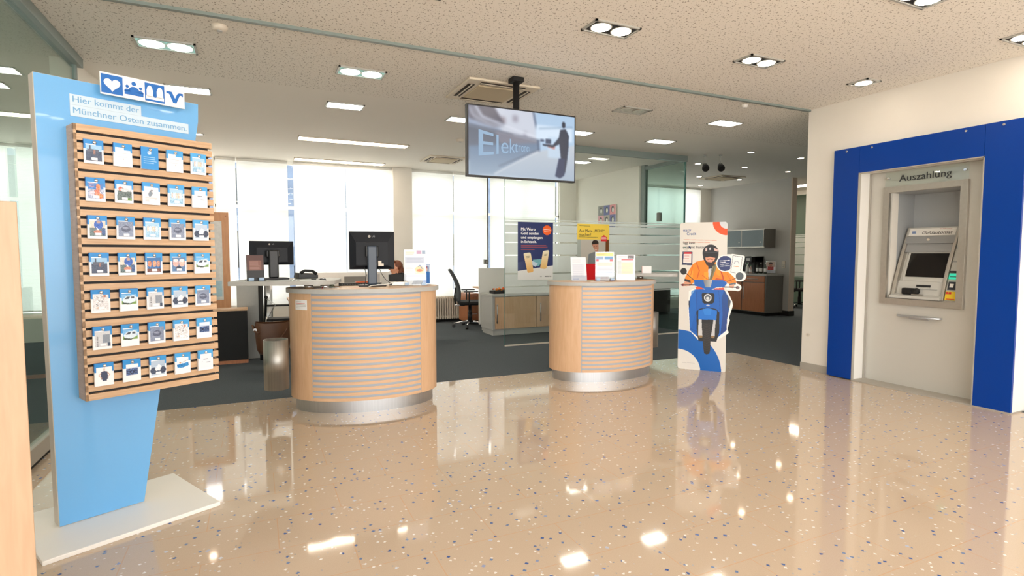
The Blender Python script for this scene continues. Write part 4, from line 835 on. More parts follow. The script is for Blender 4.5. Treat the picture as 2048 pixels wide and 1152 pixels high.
# ------------------------------------------------------------------ cash machine wall
xl = lambda y: 3.83-y
pt = T('blue_portal', 'royal blue panelled portal framing the cash machine niche', 'portal', (5.86, 4.117, 0), -PI/2)
L = 4.117
def pbox(mm, y0, y1, x0, x1, z0, z1, mi=0): mm.box(L-y1, L-y0, x0-5.86, x1-5.86, z0, z1, mi)
m = MB(); pbox(m, 3.832, 4.117, 5.86, 5.885, .012, 2.522); m.build('panel', M['blue'], pt)
m = MB(); pbox(m, 2.717, 3.829, 5.86, 5.885, 2.238, 2.522); m.build('panel', M['blue'], pt)
m = MB(); pbox(m, 2.43, 2.714, 5.86, 5.885, .012, 2.522); m.build('panel', M['blue'], pt)
m = MB(); pbox(m, 3.835, 4.117, 5.886, 6.085, .012, 2.51); pbox(m, 2.44, 2.71, 5.886, 6.085, .012, 2.51); pbox(m, 2.7, 3.84, 5.886, 6.085, 2.245, 2.51); pbox(m, 2.43, 2.44, 5.886, 6.085, .012, 2.51); m.build('carcass', M['white'], pt)
m = MB(); pbox(m, 3.825, 3.835, 5.858, 5.888, .005, 2.245); pbox(m, 2.71, 2.72, 5.858, 5.888, .005, 2.245); pbox(m, 2.71, 3.835, 5.858, 5.888, 2.233, 2.243); pbox(m, 3.825, 3.835, 6.05, 6.088, .005, 2.245); pbox(m, 2.43, 3.84, 5.862, 6.085, .0, .012); m.build('edge_trim', M['base'], pt)
for y in (3.97, 3.70, 2.86, 2.58):
    q = MB().cyl((L-y, -.012, 2.49), (L-y, .002, 2.49), .010, n=14); q.build('screw', M['chrome'], pt)
np_ = T('niche_lining', 'satin pale grey back panel inside the blue portal', 'wall panel', (6.083, 3.83, 0), -PI/2)
m = MB()
for b in ((.0, .215, .0, 2.24), (.845, 1.118, .0, 2.24), (.215, .845, .0, .918), (.215, .845, 2.02, 2.24)): m.box(b[0], b[1], -.006, .006, b[2], b[3])
m.build('sheet', mat('pale satin panel', (206, 204, 196), .3, metal=.15), np_)
sg = T('lettered_glass_plate', 'clear glass plate lettered Auszahlung above the cash machine', 'sign', (6.06, 3.675, 2.085), -PI/2)
MB().box(0, .755, -.003, .003, 0, .15).build('plate', M['glass'], sg)
for x in (.03, .725):
    MB().cyl((x, -.012, .085), (x, .022, .085), .012, n=16).build('screw', M['chrome'], sg)
text('Auszahlung', M['dark_text'], sg, .14, .042, -.0045, h=.068, w=.475, bold=.006)
am = T('cash_machine', 'grey cash machine set in a steel framed window, with a black screen', 'cash machine', (6.075, 3.69, 0), -PI/2)
m = MB()   # steel frame
fw_ = .062; x0, x1, z0, z1 = .012, .778, .855, 2.078; i0, i1, j0, j1 = .072, .716, .918, 2.018
m.prism([(x0, z0), (x1, z0), (i1, j0), (i0, j0)], -.035, .0).prism([(x1, z0), (x1, z1), (i1, j1), (i1, j0)], -.035, .0).prism([(x1, z1), (x0, z1), (i0, j1), (i1, j1)], -.035, .0).prism([(x0, z1), (x0, z0), (i0, j0), (i0, j1)], -.035, .0)
m.build('window_frame', M['alu'], am, bevel=.002)
m = MB(); m.box(i0-.01, i0, 0, .42, j0, j1).box(i1, i1+.01, 0, .42, j0, j1).box(i0, i1, .41, .42, j0, j1).box(i0, i1, 0, .42, j1, j1+.01).box(i0, i1, 0, .42, j0-.01, j0); m.build('recess_lining', mat('recess grey', (176, 180, 182), .4), am)
# fascia profile (d = depth into wall, z)
def fd(z): s_ = (z-.92)/.745; return .012+.26*(s_**1.25)
zz = list(np.linspace(.922, 1.66, 16))
def strip(mm, xa, xb, za, zb, lift, th=.02, n=10, mi=0):
    pz = np.linspace(za, zb, n); poly = [(fd(z)-lift, z) for z in pz]+[(fd(z)-lift+th, z) for z in pz[::-1]]
    mm.prism(poly, xa, xb, mi, plane='yz')
X0 = .11
m = MB(); strip(m, X0+.02, X0+.455, .922, 1.66, -.055, .02, 16); m.build('fascia', M['atm'], am)
m = MB(); strip(m, X0-.012, X0+.02, .922, 1.66, .0, .24, 16); m.build('side_cheek', M['alu'], am, bevel=.003); m = MB(); strip(m, X0+.452, X0+.478, .922, 1.665, .0, .24, 16); m.build('side_cheek', M['alu'], am, bevel=.003)
m = MB(); strip(m, X0+.0, X0+.465, 1.565, 1.655, .003, .20, 8); hd = m.build('header', M['atm'], am, bevel=.004)
X = lambda z, l=0: fd(z)-l
hp_ = MB(); strip(hp_, X0+.02, X0+.45, 1.572, 1.645, .006, .003, 6); hp_.build('header_plate', M['white'], hd)
def onf(q): return q
tz = 1.585; sl_ = (fd(1.64)-fd(1.58))/.06
text('Geldautomat', M['dark_text'], hd, X0+.145, tz, fd(tz)-.0075, h=.034, w=.275, fn=lambda q: (q[0]+q[2]*.2, q[2]*sl_, q[2]), bold=.005)
text('GeldService', mat('red lettering', (196, 60, 50), .5), hd, X0+.30, 1.633, fd(1.633)-.0075, h=.009, w=.11, fn=lambda q: (q[0], q[2]*sl_, q[2]))
MB().box(X0+.05, X0+.085, fd(1.6)-.009, fd(1.6)-.007, 1.588, 1.618).build('header_mark', mat('mark blue', (120, 140, 180), .5), hd)
m = MB(); strip(m, X0+.0, X0+.462, 1.49, 1.565, .0, .03, 6); m.build('visor', M['atm_d'], am, bevel=.003)
MB().cyl((X0+.22, fd(1.527)-.006, 1.527), (X0+.22, fd(1.527)+.01, 1.53), .013, n=16).build('camera_lens', M['cream'], am)
m = MB(); strip(m, X0+.02, X0+.455, 1.40, 1.49, -.02, .05, 6); m.build('recess_top', M['atm_d'], am)
m = MB(); strip(m, X0+.05, X0+.445, 1.10, 1.42, -.035, .02, 10); m.build('screen_surround', M['atm'], am, bevel=.004)
m = MB(); strip(m, X0+.075, X0+.43, 1.145, 1.387, -.030, .004, 10); m.build('screen', M['black_gl'], am)
m = MB(); strip(m, X0+.02, X0+.455, .96, 1.10, -.03, .02, 6); m.build('lower_fascia', M['atm'], am, bevel=.003)
m = MB(); strip(m, X0+.205, X0+.335, 1.045, 1.065, -.022, .01, 3); m.build('note_slot', M['black'], am); m = MB(); strip(m, X0+.22, X0+.40, 1.02, 1.024, -.024, .01, 3); m.build('slot_line', M['atm_d'], am)
MB().prism([(-.02, .922), (.10, .922), (.10, .97), (.02, .962), (-.02, .948)], X0-.01, X0+.46, plane='yz').build('tray', M['atm'], am, bevel=.004)
k = MB(); k.box(X0+.1, X0+.24, .0, .055, .966, 1.03).ball((X0+.235, .02, 1.0), (.03, .03, .035)).box(X0+.135, X0+.2, -.008, .05, .97, 1.015); k.build('keypad_shield', M['black_m'], am, bevel=.008)
k = MB(); k.box(X0+.2, X0+.29, -.005, .04, .962, .972); k.build('keypad', M['alu'], am)
m = MB(); strip(m, X0+.48, X0+.60, .922, 1.60, -.02, .20, 14); m.build('card_column', M['atm'], am, bevel=.003)
m = MB(); strip(m, X0+.49, X0+.60, 1.43, 1.56, -.016, .003, 4); m.build('photo_sticker', mat('grey blue sticker', (150, 176, 190), .4), am)
m = MB(); strip(m, X0+.48, X0+.60, 1.30, 1.31, -.012, .01, 3); m.build('seam', M['atm_d'], am)
m = MB(); strip(m, X0+.482, X0+.598, 1.195, 1.215, -.010, .012, 3); m.build('card_slot', M['black'], am)
m = MB(); strip(m, X0+.487, X0+.595, 1.135, 1.19, -.004, .012, 3); m.build('card_reader', M['green'], am, bevel=.003)
m = MB(); strip(m, X0+.50, X0+.585, 1.155, 1.162, .000, .006, 3); m.build('card_mouth', M['black'], am)
m = MB(); strip(m, X0+.492, X0+.565, 1.03, 1.11, -.012, .008, 3); m.build('contactless_pad', M['reader'], am, bevel=.003)
m = MB(); strip(m, X0+.512, X0+.545, 1.055, 1.09, -.004, .003, 3); m.build('contactless_symbol', M['white'], am)
m = MB(); strip(m, X0+.485, X0+.585, .93, 1.015, -.014, .004, 3); m.build('warning_sticker', M['yellow'], am)
m = MB(); strip(m, X0+.49, X0+.51, .99, 1.01, -.010, .002, 3); strip(m, X0+.515, X0+.535, .99, 1.01, -.010, .002, 3); strip(m, X0+.50, X0+.57, .938, .945, -.010, .002, 3); m.build('warning_marks', M['red'], am)
sh = T('steel_shelf', 'small curved steel shelf under the cash machine', 'shelf', (6.075, 3.69, .735), -PI/2)
MB().prism([(.18, 0)]+[(.39+.21*math.cos(a), -.085*math.sin(a)) for a in np.linspace(PI, 0, 20)], 0, .018, plane='xy').build('plate', M['steel'], sh, bevel=.002)
MB().box(.3, .48, -.01, .0, -.02, .02).build('bracket', M['steel'], sh)

# ------------------------------------------------------------------ glass meeting room
gw = T('glass_partition', 'glass wall of the meeting room with horizontal frosted bands', 'glass partition', (3.34, 7.45, 0))
for k, (a, b) in enumerate(((0, .845), (.85, 2.265), (2.27, 3.40))):
    p = MB().box(a, b, -.005, .005, .02, 2.97).build('pane', M['glass'], gw)
bands = [(1.885, 1.90), (1.83, 1.87), (1.70, 1.815), (1.56, 1.685), (1.37, 1.545), (1.10, 1.35), (.90, 1.075), (.79, .885), (.765, .775)]
m = MB()
for z0, z1 in bands: m.box(0, 3.4, -.0065, -.0055, z0, z1)
m.build('frosted_band', M['frost'], gw)
MB().box(0, 3.43, -.03, .03, 2.96, 3.06).build('top_rail', M['mull'], gw); MB().box(0, 3.4, -.012, .012, 0, .02).build('floor_rail', M['cream'], gw)
MB().box(-.003, .0, -.006, .006, .02, 2.97).build('pane_edge', M['glass_edge'], gw)
gr = T('glass_side_wall', 'greenish glass side wall and door of the meeting room', 'glass partition', (6.75, 7.45, 0))
MB().box(-.005, .005, 0, 1.05, .02, 2.97).build('pane', M['glass_g'], gr)
m = MB()
for z0, z1 in bands: m.box(-.007, -.0055, 0, 1.05, z0, z1)
m.build('frosted_band', M['frost_g'], gr)
MB().box(-.012, .012, -.01, .012, 0, 3.0).build('corner_post', M['glass_edge'], gr); MB().box(-.04, .04, 1.05, 1.15, 0, H).build('door_frame', M['mull'], gr); MB().box(-.03, .03, 0, 1.1, 2.97, 3.03).build('top_rail', M['mull'], gr)
MB().box(-.03, .03, .62, .70, 1.98, 2.14).build('hinge', M['grey_d'], gr, bevel=.004)
# posters on the glass
def poster(lab, cat, loc, w, h, cv, rot=0, name='poster'):
    t = T(name, lab, cat, loc, rot); MB().box(0, w, -.002, .0, 0, h).build('sheet', M['white_p'], t); cv_mesh(cv, w, h, 'print', t, 0, h, -.0026); return t
c = Cv(273, 443, .75, (232, 232, 228)); q = lambda x, y: (x-745, y-92)
c.poly([q(745, 92), q(1018, 92), q(1018, 425), q(745, 465)], (30, 46, 100)); c.grad([q(745, 400), q(790, 390), q(830, 452), q(745, 465)], (60, 74, 120), (30, 46, 100), 0); c.ell(*q(970, 152), 34, 38, (242, 98, 20))
for y, w in ((270, 190), (282, 200), (302, 100)): c.line([q(772, y), q(772+w, y)], 4, (206, 84, 60), .8)
c.line([q(945, 148), q(990, 142)], 5, (250, 220, 200)); c.line([q(950, 160), q(998, 154)], 5, (250, 220, 200))
c.poly([q(860, 380), q(945, 372), q(940, 390), q(905, 430), q(870, 425)], (120, 180, 190)); c.poly([q(850, 385), q(900, 410), q(880, 435), q(855, 420)], (200, 216, 230))
c.grad([q(792, 330), q(838, 325), q(845, 335), q(865, 465), q(860, 475), q(825, 480), q(818, 470), q(790, 340)], (246, 236, 206), (238, 180, 96)); c.grad([q(945, 312), q(980, 306), q(986, 318), q(968, 445), q(955, 452), q(920, 448), q(918, 436), q(938, 320)], (246, 238, 210), (236, 190, 110))
c.line([q(808, 355), q(836, 352)], 3, (130, 120, 90)); c.line([q(812, 366), q(832, 364)], 3, (130, 120, 90)); c.line([q(950, 340), q(972, 336)], 3, (130, 120, 90)); c.line([q(948, 350), q(966, 348)], 3, (130, 120, 90))
p1 = poster('navy poster with white German lettering on the glass, two pale phones below', 'poster', (3.545, 7.436, .99), .60, .868, c)
for k, s in enumerate(('Mit Wero', 'Geld senden', 'und empfangen', 'in Echtzeit.')): text(s, M['white_t'], p1, .055, .742-k*.062, -.0034, h=.042, bold=.018, name='headline')
text('wero', M['dark_text'], p1, .455, .04, -.0034, h=.026, w=.115, name='logo_lettering', bold=.02); text('m', M['dark_text'], p1, .38, .04, -.0034, h=.026, name='logo_lettering')
c = Cv(530, 912, .42, (246, 212, 84)); q = lambda x, y: (x-612, y-68)
c.rect(0, 255, 530, 912, (196, 190, 178)); c.rect(470, 255, 528, 500, (120, 72, 34)); c.rect(0, 255, 60, 912, (170, 178, 170)); c.ell(*q(908, 385), 56, 56, (48, 36, 32)); c.poly([q(860, 400), q(960, 390), q(965, 470), q(945, 540), q(915, 520), q(870, 440)], (196, 138, 112)); c.line([q(885, 440), q(900, 436)], 5, (60, 40, 36)); c.line([q(925, 432), q(940, 428)], 5, (60, 40, 36)); c.line([q(905, 490), q(935, 484)], 6, (244, 236, 230))
c.poly([q(800, 560), q(900, 520), q(960, 530), q(1020, 560), q(1060, 912+68), q(760, 912+68)], (132, 138, 140)); c.rect(300, 640, 390, 810, (232, 20, 30)); c.rect(0, 650, 300, 912, (232, 20, 30)); c.rect(388, 600, 530, 912, (130, 84, 50)); c.blur(1)
c.poly([q(1000, 285), q(1052, 245), q(1104, 285), q(1104, 350), q(1085, 350), q(1000, 350)], (222, 20, 30)); c.lines(400, 215, 480, 3, 20, 9, (250, 220, 220), .9)
c.line([q(650, 102), q(820, 104)], 9, (110, 96, 60), .7); c.line([q(645, 282), q(950, 286)], 9, (120, 104, 60), .7)
p2 = poster('yellow poster with a smiling dark haired person, on the glass behind the leaflet counter', 'poster', (4.578, 7.436, .97), .60, .885, c)
text('Aus Miete „MEINS“', M['dark_text'], p2, .035, .755, -.0034, h=.045, w=.475, name='headline', bold=.006); text('machen!', M['dark_text'], p2, .035, .695, -.0034, h=.045, w=.22, name='headline', bold=.006)
# picture of coloured squares on the meeting room wall
c = Cv(90, 112.5, 1.2, (150, 150, 150)); cols = [[(140, 138, 132), (104, 110, 160), (226, 150, 150)], [(222, 160, 168), (176, 168, 156), (104, 108, 160)], [(140, 138, 132), (226, 150, 150), (104, 110, 160)]]
for r in range(3):
    for k in range(3):
        c.rect(k*30, r*37.5, k*30+30, r*37.5+37.5, cols[r][k]); c.ell(k*30+15, r*37.5+18, 7, 12, (70, 72, 80)); c.ell(k*30+16, r*37.5+20, 4.6, 9, (226, 224, 214))
pp = T('wall_picture', 'canvas of coloured squares with plain ovals on the meeting room wall', 'picture', (6.665, 9.95, 1.78), -PI/2)
MB().box(0, .63, -.02, .0, 0, .61).build('canvas', M['white'], pp); cv_mesh(c, .63, .61, 'print', pp, 0, .61, -.0206)

# ------------------------------------------------------------------ sideboard with handles
sb = T('sideboard', 'low grey sideboard with beech doors behind the glass', 'sideboard', (3.585, 8.5, 0))
MB().box(.02, 1.62, .03, .5, 0, .094).build('plinth', M['grey'], sb); MB().box(0, .02, 0, .52, .094, .68).box(1.62, 1.64, 0, .52, .094, .68).box(.02, 1.62, .02, .52, .094, .66).build('carcass', M['grey'], sb)
MB().box(-.008, 1.65, -.01, .53, .66, .70).build('top', M['grey'], sb, bevel=.003)
for k in range(2):
    o = MB().box(.05+k*.78, .82+k*.78, -.004, .018, .11, .65).build('door', M['beech'], sb, bevel=.002)
    hx = .075 if k == 0 else (.90 if k == 1 else 2.3); 
    MB().cyl((hx, -.03, .21), (hx, -.03, .53), .009, n=10).cyl((hx, -.03, .23), (hx, 0, .23), .005, n=8).cyl((hx, -.03, .51), (hx, 0, .51), .005, n=8).build('handle', M['steel'], o)
t = T('planter_tray', 'dark low tray with orange and red decoration on the sideboard', 'tray', (3.66, 8.62, .70)); MB().box(0, .35, 0, .2, 0, .05).build('tray', M['black_m'], t, bevel=.004)
m = MB()
for k in range(12): m.ball((.03+k*.019+random.uniform(-.01, .01), .08+random.uniform(-.04, .05), .07+random.uniform(-.01, .015)), random.uniform(.014, .024), 8, mi=k % 3)
m.build('decoration', [M['orange'], M['brown'], mat('amber', (220, 130, 50), .5)], t); MB().ball((.30, .08, .065), .022, 10).build('red_ball', M['red'], t)
ps = T('privacy_screen', 'white desk screen standing behind the sideboard', 'desk screen', (3.60, 9.15, 0), 0, 'white desk screens'); MB().box(0, 2.0, 0, .03, .12, 1.125).build('panel', M['white'], ps, bevel=.003); MB().box(.1, .16, -.1, .13, 0, .12).box(1.8, 1.86, -.1, .13, 0, .12).build('foot', M['grey'], ps)
ps = T('privacy_screen', 'white desk screen behind the monitor counter, under the blinds', 'desk screen', (.66, 9.0, 0), 0, 'white desk screens'); MB().box(0, 1.72, 0, .03, .12, 1.09).build('panel', M['white'], ps, bevel=.003); MB().box(.1, .16, -.1, .13, 0, .12).box(1.5, 1.56, -.1, .13, 0, .12).build('foot', M['grey'], ps)
t = T('socket_box', 'small grey box on the window mullion above the sideboard screen', 'box', (4.42, 10.8, 1.17)); MB().box(-.05, .05, 0, .05, 0, .09).build('case', M['grey_d'], t, bevel=.003); MB().box(-.02, .02, -.004, 0, .03, .06).build('face', M['grey'], t)
# office chair and desk behind
def office_chair(lab, loc, rot, meshm):
    t = T('office_chair', lab, 'office chair', loc, rot)
    for k in range(5):
        a = 2*PI*k/5+.35; d_ = (math.cos(a), math.sin(a))
        lg_ = MB().tube([(0, 0, .10), (d_[0]*.15, d_[1]*.15, .105), (d_[0]*.31, d_[1]*.31, .075)], [.022, .016, .011], 8).build('leg', M['chrome'], t)
        MB().cyl((d_[0]*.31-d_[1]*.02, d_[1]*.31+d_[0]*.02, .03), (d_[0]*.31+d_[1]*.02, d_[1]*.31-d_[0]*.02, .03), .03, n=14).build('caster', M['black'], lg_)
    MB().cyl((0, 0, .09), (0, 0, .42), .03).cyl((0, 0, .1), (0, 0, .28), .04).build('column', M['black'], t)
    m = MB(); m.box(-.24, .24, -.24, .23, .43, .50); m.build('seat', M['black_m'], t, bevel=.03)
    m = MB(); n = 10; vs = []
    for i in range(n+1):
        s_ = i/n; z_ = .50+s_*.60; y_ = .25-.05*math.sin(s_*PI)+.14*s_**1.6
        for j in range(7):
            u = -1+j/3; w_ = .23*(1-.25*s_**3); vs.append((u*w_, y_-.05*u*u*(1-s_*.4), z_))
    fs = [(i*7+j, i*7+j+1, (i+1)*7+j+1, (i+1)*7+j) for i in range(n) for j in range(6)]
    m.add(vs, fs, 0, True); o = m.build('backrest', meshm, t); so = o.modifiers.new('s', 'SOLIDIFY'); so.thickness = .03
    MB().tube([(0, .1, .42), (0, .27, .42), (0, .29, .55), (0, .27, .75)], .02, 8).build('back_bar', M['black'], t)
    for s in (-1, 1): MB().tube([(s*.26, .05, .45), (s*.29, .04, .52), (s*.29, .04, .68)], .014, 8).box(s*.29-.035, s*.29+.035, -.12, .14, .68, .70).build('armrest', M['black'], t, bevel=.004)
    MB().cyl((-.22, .18, .44), (-.22, .30, .44), .01).build('lever', M['chrome'], t)
    return t
office_chair('grey mesh office chair on a chrome star base beside the sideboard', (3.65, 9.75, 0), math.radians(75), M['mesh'])
dk = T('office_desk', 'dark office desk behind the chair and sideboard', 'desk', (4.1, 10.0, 0)); MB().box(-.15, 1.3, -.45, .4, .70, .73).build('top', M['beech_h'], dk, bevel=.003); MB().box(.3, 1.19, -.2, -.17, .25, .70).build('modesty_panel', M['black_m'], dk)
MB().box(.2, .25, -.4, .35, 0, .7).box(1.2, 1.25, -.4, .35, 0, .7).build('leg', M['black_m'], dk); MB().box(-.05, .5, -.35, .1, .731, .735).build('blue_pad', mat('blue pad', (70, 100, 150), .5), dk)
t = T('drawer_pedestal', 'small orange brown wooden pedestal under the desk', 'pedestal', (3.90, 10.35, 0)); MB().box(-.17, .1, -.25, .25, .05, .6).build('body', M['beech_dark'], t)
for k in range(3):
    o = MB().box(-.16, .09, -.262, -.25, .07+k*.175, .23+k*.175).build('drawer', M['beech_dark'], t, bevel=.002); MB().box(-.08, .02, -.275, -.262, .2+k*.175, .21+k*.175).build('handle', M['steel'], o)
rd = T('radiator', 'ribbed cream radiator below the blinds beside the office chair', 'radiator', (3.0, 10.72, .06))
m = MB()
for k in range(26): m.box(k*.05, k*.05+.028, -.05, .05, 0, .46); 
m.build('ribs', M['cream'], rd, bevel=.006); MB().cyl((0, 0, .04), (1.3, 0, .04), .02).cyl((0, 0, .42), (1.3, 0, .42), .02).build('pipe', M['cream'], rd); MB().box(.05, .09, -.03, .03, -.06, .02).box(1.15, 1.19, -.03, .03, -.06, .02).build('foot', M['cream'], rd)
struct('radiator_gap_shade', M['black_m'], (2.9, 6.2, 10.84, 10.9, 0, .46))  # black sheet standing in for the shade in the radiator gap
struct('trim_3', mat('warm sill', (224, 196, 160), .5), (2.83, 3.74, 10.80, 10.9, .42, .45))

# ------------------------------------------------------------------ left office area
bc = T('black_cabinet', 'black sided low cabinet with a beech top behind the display stand', 'cabinet', (-.45, 7.73, 0), math.radians(0))
MB().box(-.6, .33, 0, .24, .04, .665).build('body', M['black_m'], bc); MB().box(-.61, .335, -.005, .25, .665, .69).build('top', M['beech'], bc, bevel=.002); MB().box(-.58, .33, -.03, .24, 0, .04).build('plinth', M['beech_dark'], bc)
gp = T('grey_end_panel', 'tall grey end panel of a desk under the left raised desktop', 'desk panel', (-.24, 8.0, 0)); MB().box(0, .27, 0, .5, 0, .985).build('panel', M['grey'], gp, bevel=.003); MB().box(.27, .285, .0, .02, 0, .985).build('edge', M['black_m'], gp)
cl = T('silver_column', 'silver round column beside the grey end panel', 'column', (.135, 7.85, 0)); MB().cyl((0, 0, .03), (0, 0, 1.0), .05, n=24).build('tube', M['steel'], cl); MB().cyl((0, 0, 0), (0, 0, .03), .09, n=24).build('foot', M['steel'], cl); MB().cyl((-.09, -.02, 0), (-.09, -.02, 1.0), .03, n=12).build('black_post', M['black_m'], cl)
wb = T('framed_notice_board', 'tall beech framed notice board behind the display stand', 'notice board', (-.98, 9.9, .4))
MB().box(0, .60, 0, .03, 0, 1.64).build('frame', M['corkwood'], wb, bevel=.004); MB().box(.02, .50, -.002, .0, .25, 1.5).build('map_sheet', mat('pale map', (226, 228, 226), .5, var=.08, scale=18), wb); MB().box(.03, .48, -.004, -.002, .3, .55).build('blue_sheet', mat('pale blue print', (180, 214, 226), .5, var=.1, scale=20), wb); MB().cyl((.56, -.01, 1.58), (.56, 0, 1.58), .012).build('screw', M['beech_dark'], wb)
# walker with bag
wk = T('rollator_walker', 'black rollator walker parked left of the front counter', 'walker', (.30, 7.35, 0))
for s in (-1, 1):
    MB().tube([(s*.22, .25, .12), (s*.22, .05, .5), (s*.2, -.05, .84), (s*.2, -.14, .86), (s*.2, -.22, .86)], .014, 8).build('side_frame', M['black'], wk)
    MB().tube([(s*.22, -.28, .12), (s*.21, -.1, .45), (s*.2, .0, .62)], .013, 8).build('strut', M['steel'], wk)
    MB().tube([(s*.2, -.1, .862), (s*.2, -.23, .865)], .02, 10).build('grip', M['rubber'], wk)
    for y in (-.28, .25):
        w_ = MB().cyl((s*.22-.015, y, .1), (s*.22+.015, y, .1), .1, n=26).build('wheel', M['rubber'], wk); MB().cyl((s*.22-.017, y, .1), (s*.22+.017, y, .1), .06, n=20).build('hub', M['grey'], w_)
MB().box(-.2, .2, -.06, .14, .56, .59).build('seat', M['black_m'], wk, bevel=.008); MB().tube([(-.22, .1, .45), (.22, .1, .45)], .01, 8).build('crossbar', M['black'], wk); MB().tube([(-.2, -.02, .75), (.2, -.02, .75)], .012, 8).build('crossbar', M['black'], wk)
MB().tube([(.2, -.14, .84), (.16, -.2, .78), (.2, -.1, .65)], .004, 6).tube([(-.2, -.14, .84), (-.1, -.2, .78), (-.18, -.1, .62)], .004, 6).build('brake_cable', M['steel'], wk)
t = T('wall_cover_plate', 'small round cover plate low on the white wall end beside the blue portal', 'cover plate', (5.93, 4.42, .42), -PI/2); MB().cyl((0, -.006, 0), (0, 0, 0), .022, n=16).build('plate', M['cream'], t); MB().cyl((0, -.008, 0), (0, -.006, 0), .006, n=10).build('screw', M['grey'], t)
bg_ = T('leather_bag', 'brown leather shoulder bag hanging on the walker', 'bag', (.16, 6.98, .22))
m = MB(); prof = [(.15, .0, .075), (.175, .05, .09), (.19, .2, .10), (.19, .33, .105), (.185, .36, .10)]
n = 24; vs = []
for a_, z_, b_ in prof:
    for k in range(n): t_ = 2*PI*k/n; ct, s_ = math.cos(t_), math.sin(t_); vs.append((a_*math.copysign(abs(ct)**.6, ct), b_*math.copysign(abs(s_)**.6, s_), z_+(.02*ct*ct if z_ > .3 else 0)))
m.add(vs, [(i*n+k, i*n+(k+1) % n, (i+1)*n+(k+1) % n, (i+1)*n+k) for i in range(4) for k in range(n)]+[list(range(n))], 0, True)
m.build('body', M['brown'], bg_); MB().tube([(-.19, 0, .30), (-.215, -.03, .34), (-.2, -.06, .28), (-.15, -.1, .25)], .012, 8).tube([(.17, -.05, .33), (.12, -.12, .25), (.05, -.11, .15), (0, -.105, .08)], .008, 8).build('strap', M['brown'], bg_); MB().cyl((-.19, -.06, .29), (-.19, -.07, .29), .02).build('buckle', M['steel'], bg_)
# chair at back left desk
bdx = T('rear_desk', 'beech topped desk behind the monitor counter', 'desk', (.75, 7.9, 0)); MB().box(-.35, 1.0, .1, .9, .71, .74).build('top', M['beech_h'], bdx, bevel=.003); MB().box(-.33, -.29, .15, .85, 0, .71).box(.94, .98, .15, .85, 0, .71).build('leg', M['grey'], bdx)
t = T('grey_screen_back', 'grey low screens on the rear desk under the big monitor', 'monitor', (1.36, 8.5, .74), 0); MB().box(-.17, .14, 0, .03, .15, .305).build('left_screen', M['grey_d'], t, bevel=.003); MB().box(.145, .36, .02, .05, .16, .33).build('right_screen', M['grey'], t, bevel=.003); MB().cyl((-.02, .04, 0), (-.02, .04, .2), .02).cyl((.25, .06, 0), (.25, .06, .2), .02).box(-.1, .3, -.02, .1, 0, .01).build('foot', M['black'], t)
# seated person
pe = T('person', 'seated person with auburn hair behind the display flyer, facing left', 'person', (1.97, 8.28, 0), math.radians(8))
def skin_body(name, joints, edges, root, mt, parent, sub=2):
    me = bpy.data.meshes.new(name); me.from_pydata([j[0] for j in joints], edges, []); o = bpy.data.objects.new(name, me); COL.objects.link(o); o.parent = parent
    o.modifiers.new('skin', 'SKIN'); 
    for v, j in zip(me.skin_vertices[0].data, joints): v.radius = (j[1], j[2] if len(j) > 2 else j[1])
    me.skin_vertices[0].data[root].use_root = True
    s_ = o.modifiers.new('s', 'SUBSURF'); s_.levels = sub; s_.render_levels = sub; me.materials.append(mt); return o
J = [((0, 0, .50), .15, .12), ((-.02, 0, .68), .14, .11), ((-.03, 0, .86), .16, .11), ((-.05, 0, 1.00), .07, .07), ((-.07, 0, 1.07), .05), ((-.08, 0, 1.15), .075), ((-.075, 0, 1.22), .06),
     ((-.03, -.18, .95), .055), ((-.07, -.22, .74), .042), ((-.32, -.14, .77), .032), ((-.03, .18, .95), .055), ((-.07, .22, .74), .042), ((-.32, .14, .77), .032),
     ((-.1, -.1, .50), .085), ((-.42, -.11, .50), .06), ((-.42, -.11, .08), .04), ((-.52, -.11, .04), .035), ((-.1, .1, .50), .085), ((-.42, .11, .50), .06), ((-.42, .11, .08), .04), ((-.52, .11, .04), .035)]
E_ = [(0, 1), (1, 2), (2, 3), (3, 4), (4, 5), (5, 6), (2, 7), (7, 8), (8, 9), (2, 10), (10, 11), (11, 12), (0, 13), (13, 14), (14, 15), (15, 16), (0, 17), (17, 18), (18, 19), (19, 20)]
body = skin_body('body', J, E_, 0, M['skin'], pe)
body.data.materials.clear(); body.data.materials.append(M['skin'])
J2 = [(j[0], j[1]+.012, (j[2] if len(j) > 2 else j[1])+.012) for j in J]
skin_body('clothing', [J2[i] for i in (0, 1, 2, 7, 8, 10, 11, 13, 14, 15, 17, 18, 19)], [(0, 1), (1, 2), (2, 3), (3, 4), (2, 5), (5, 6), (0, 7), (7, 8), (8, 9), (0, 10), (10, 11), (11, 12)], 0, M['cloth'], pe)
m = MB(); m.ball((-.07, 0, 1.175), (.085, .072, .108), 16); m.tube([(-.15, 0, 1.17), (-.172, 0, 1.155), (-.155, 0, 1.145)], .012, 8); m.ball((-.075, -.074, 1.165), (.015, .01, .024), 8).ball((-.075, .074, 1.165), (.015, .01, .024), 8); m.build('face', M['skin'], pe)
m = MB(); m.ball((-.04, 0, 1.20), (.088, .084, .09), 16).ball((.0, 0, 1.12), (.062, .08, .12), 14).ball((-.10, 0, 1.262), (.045, .06, .03), 12); m.build('hair', M['hair'], pe)
m = MB(); m.ball((-.15, -.03, 1.185), (.006, .010, .007), 8, 0).ball((-.15, .03, 1.185), (.006, .010, .007), 8, 0).box(-.158, -.15, -.02, .02, 1.118, 1.124, 1); m.build('eyes_and_mouth', [M['black'], mat('lips', (180, 84, 76), .5)], pe)
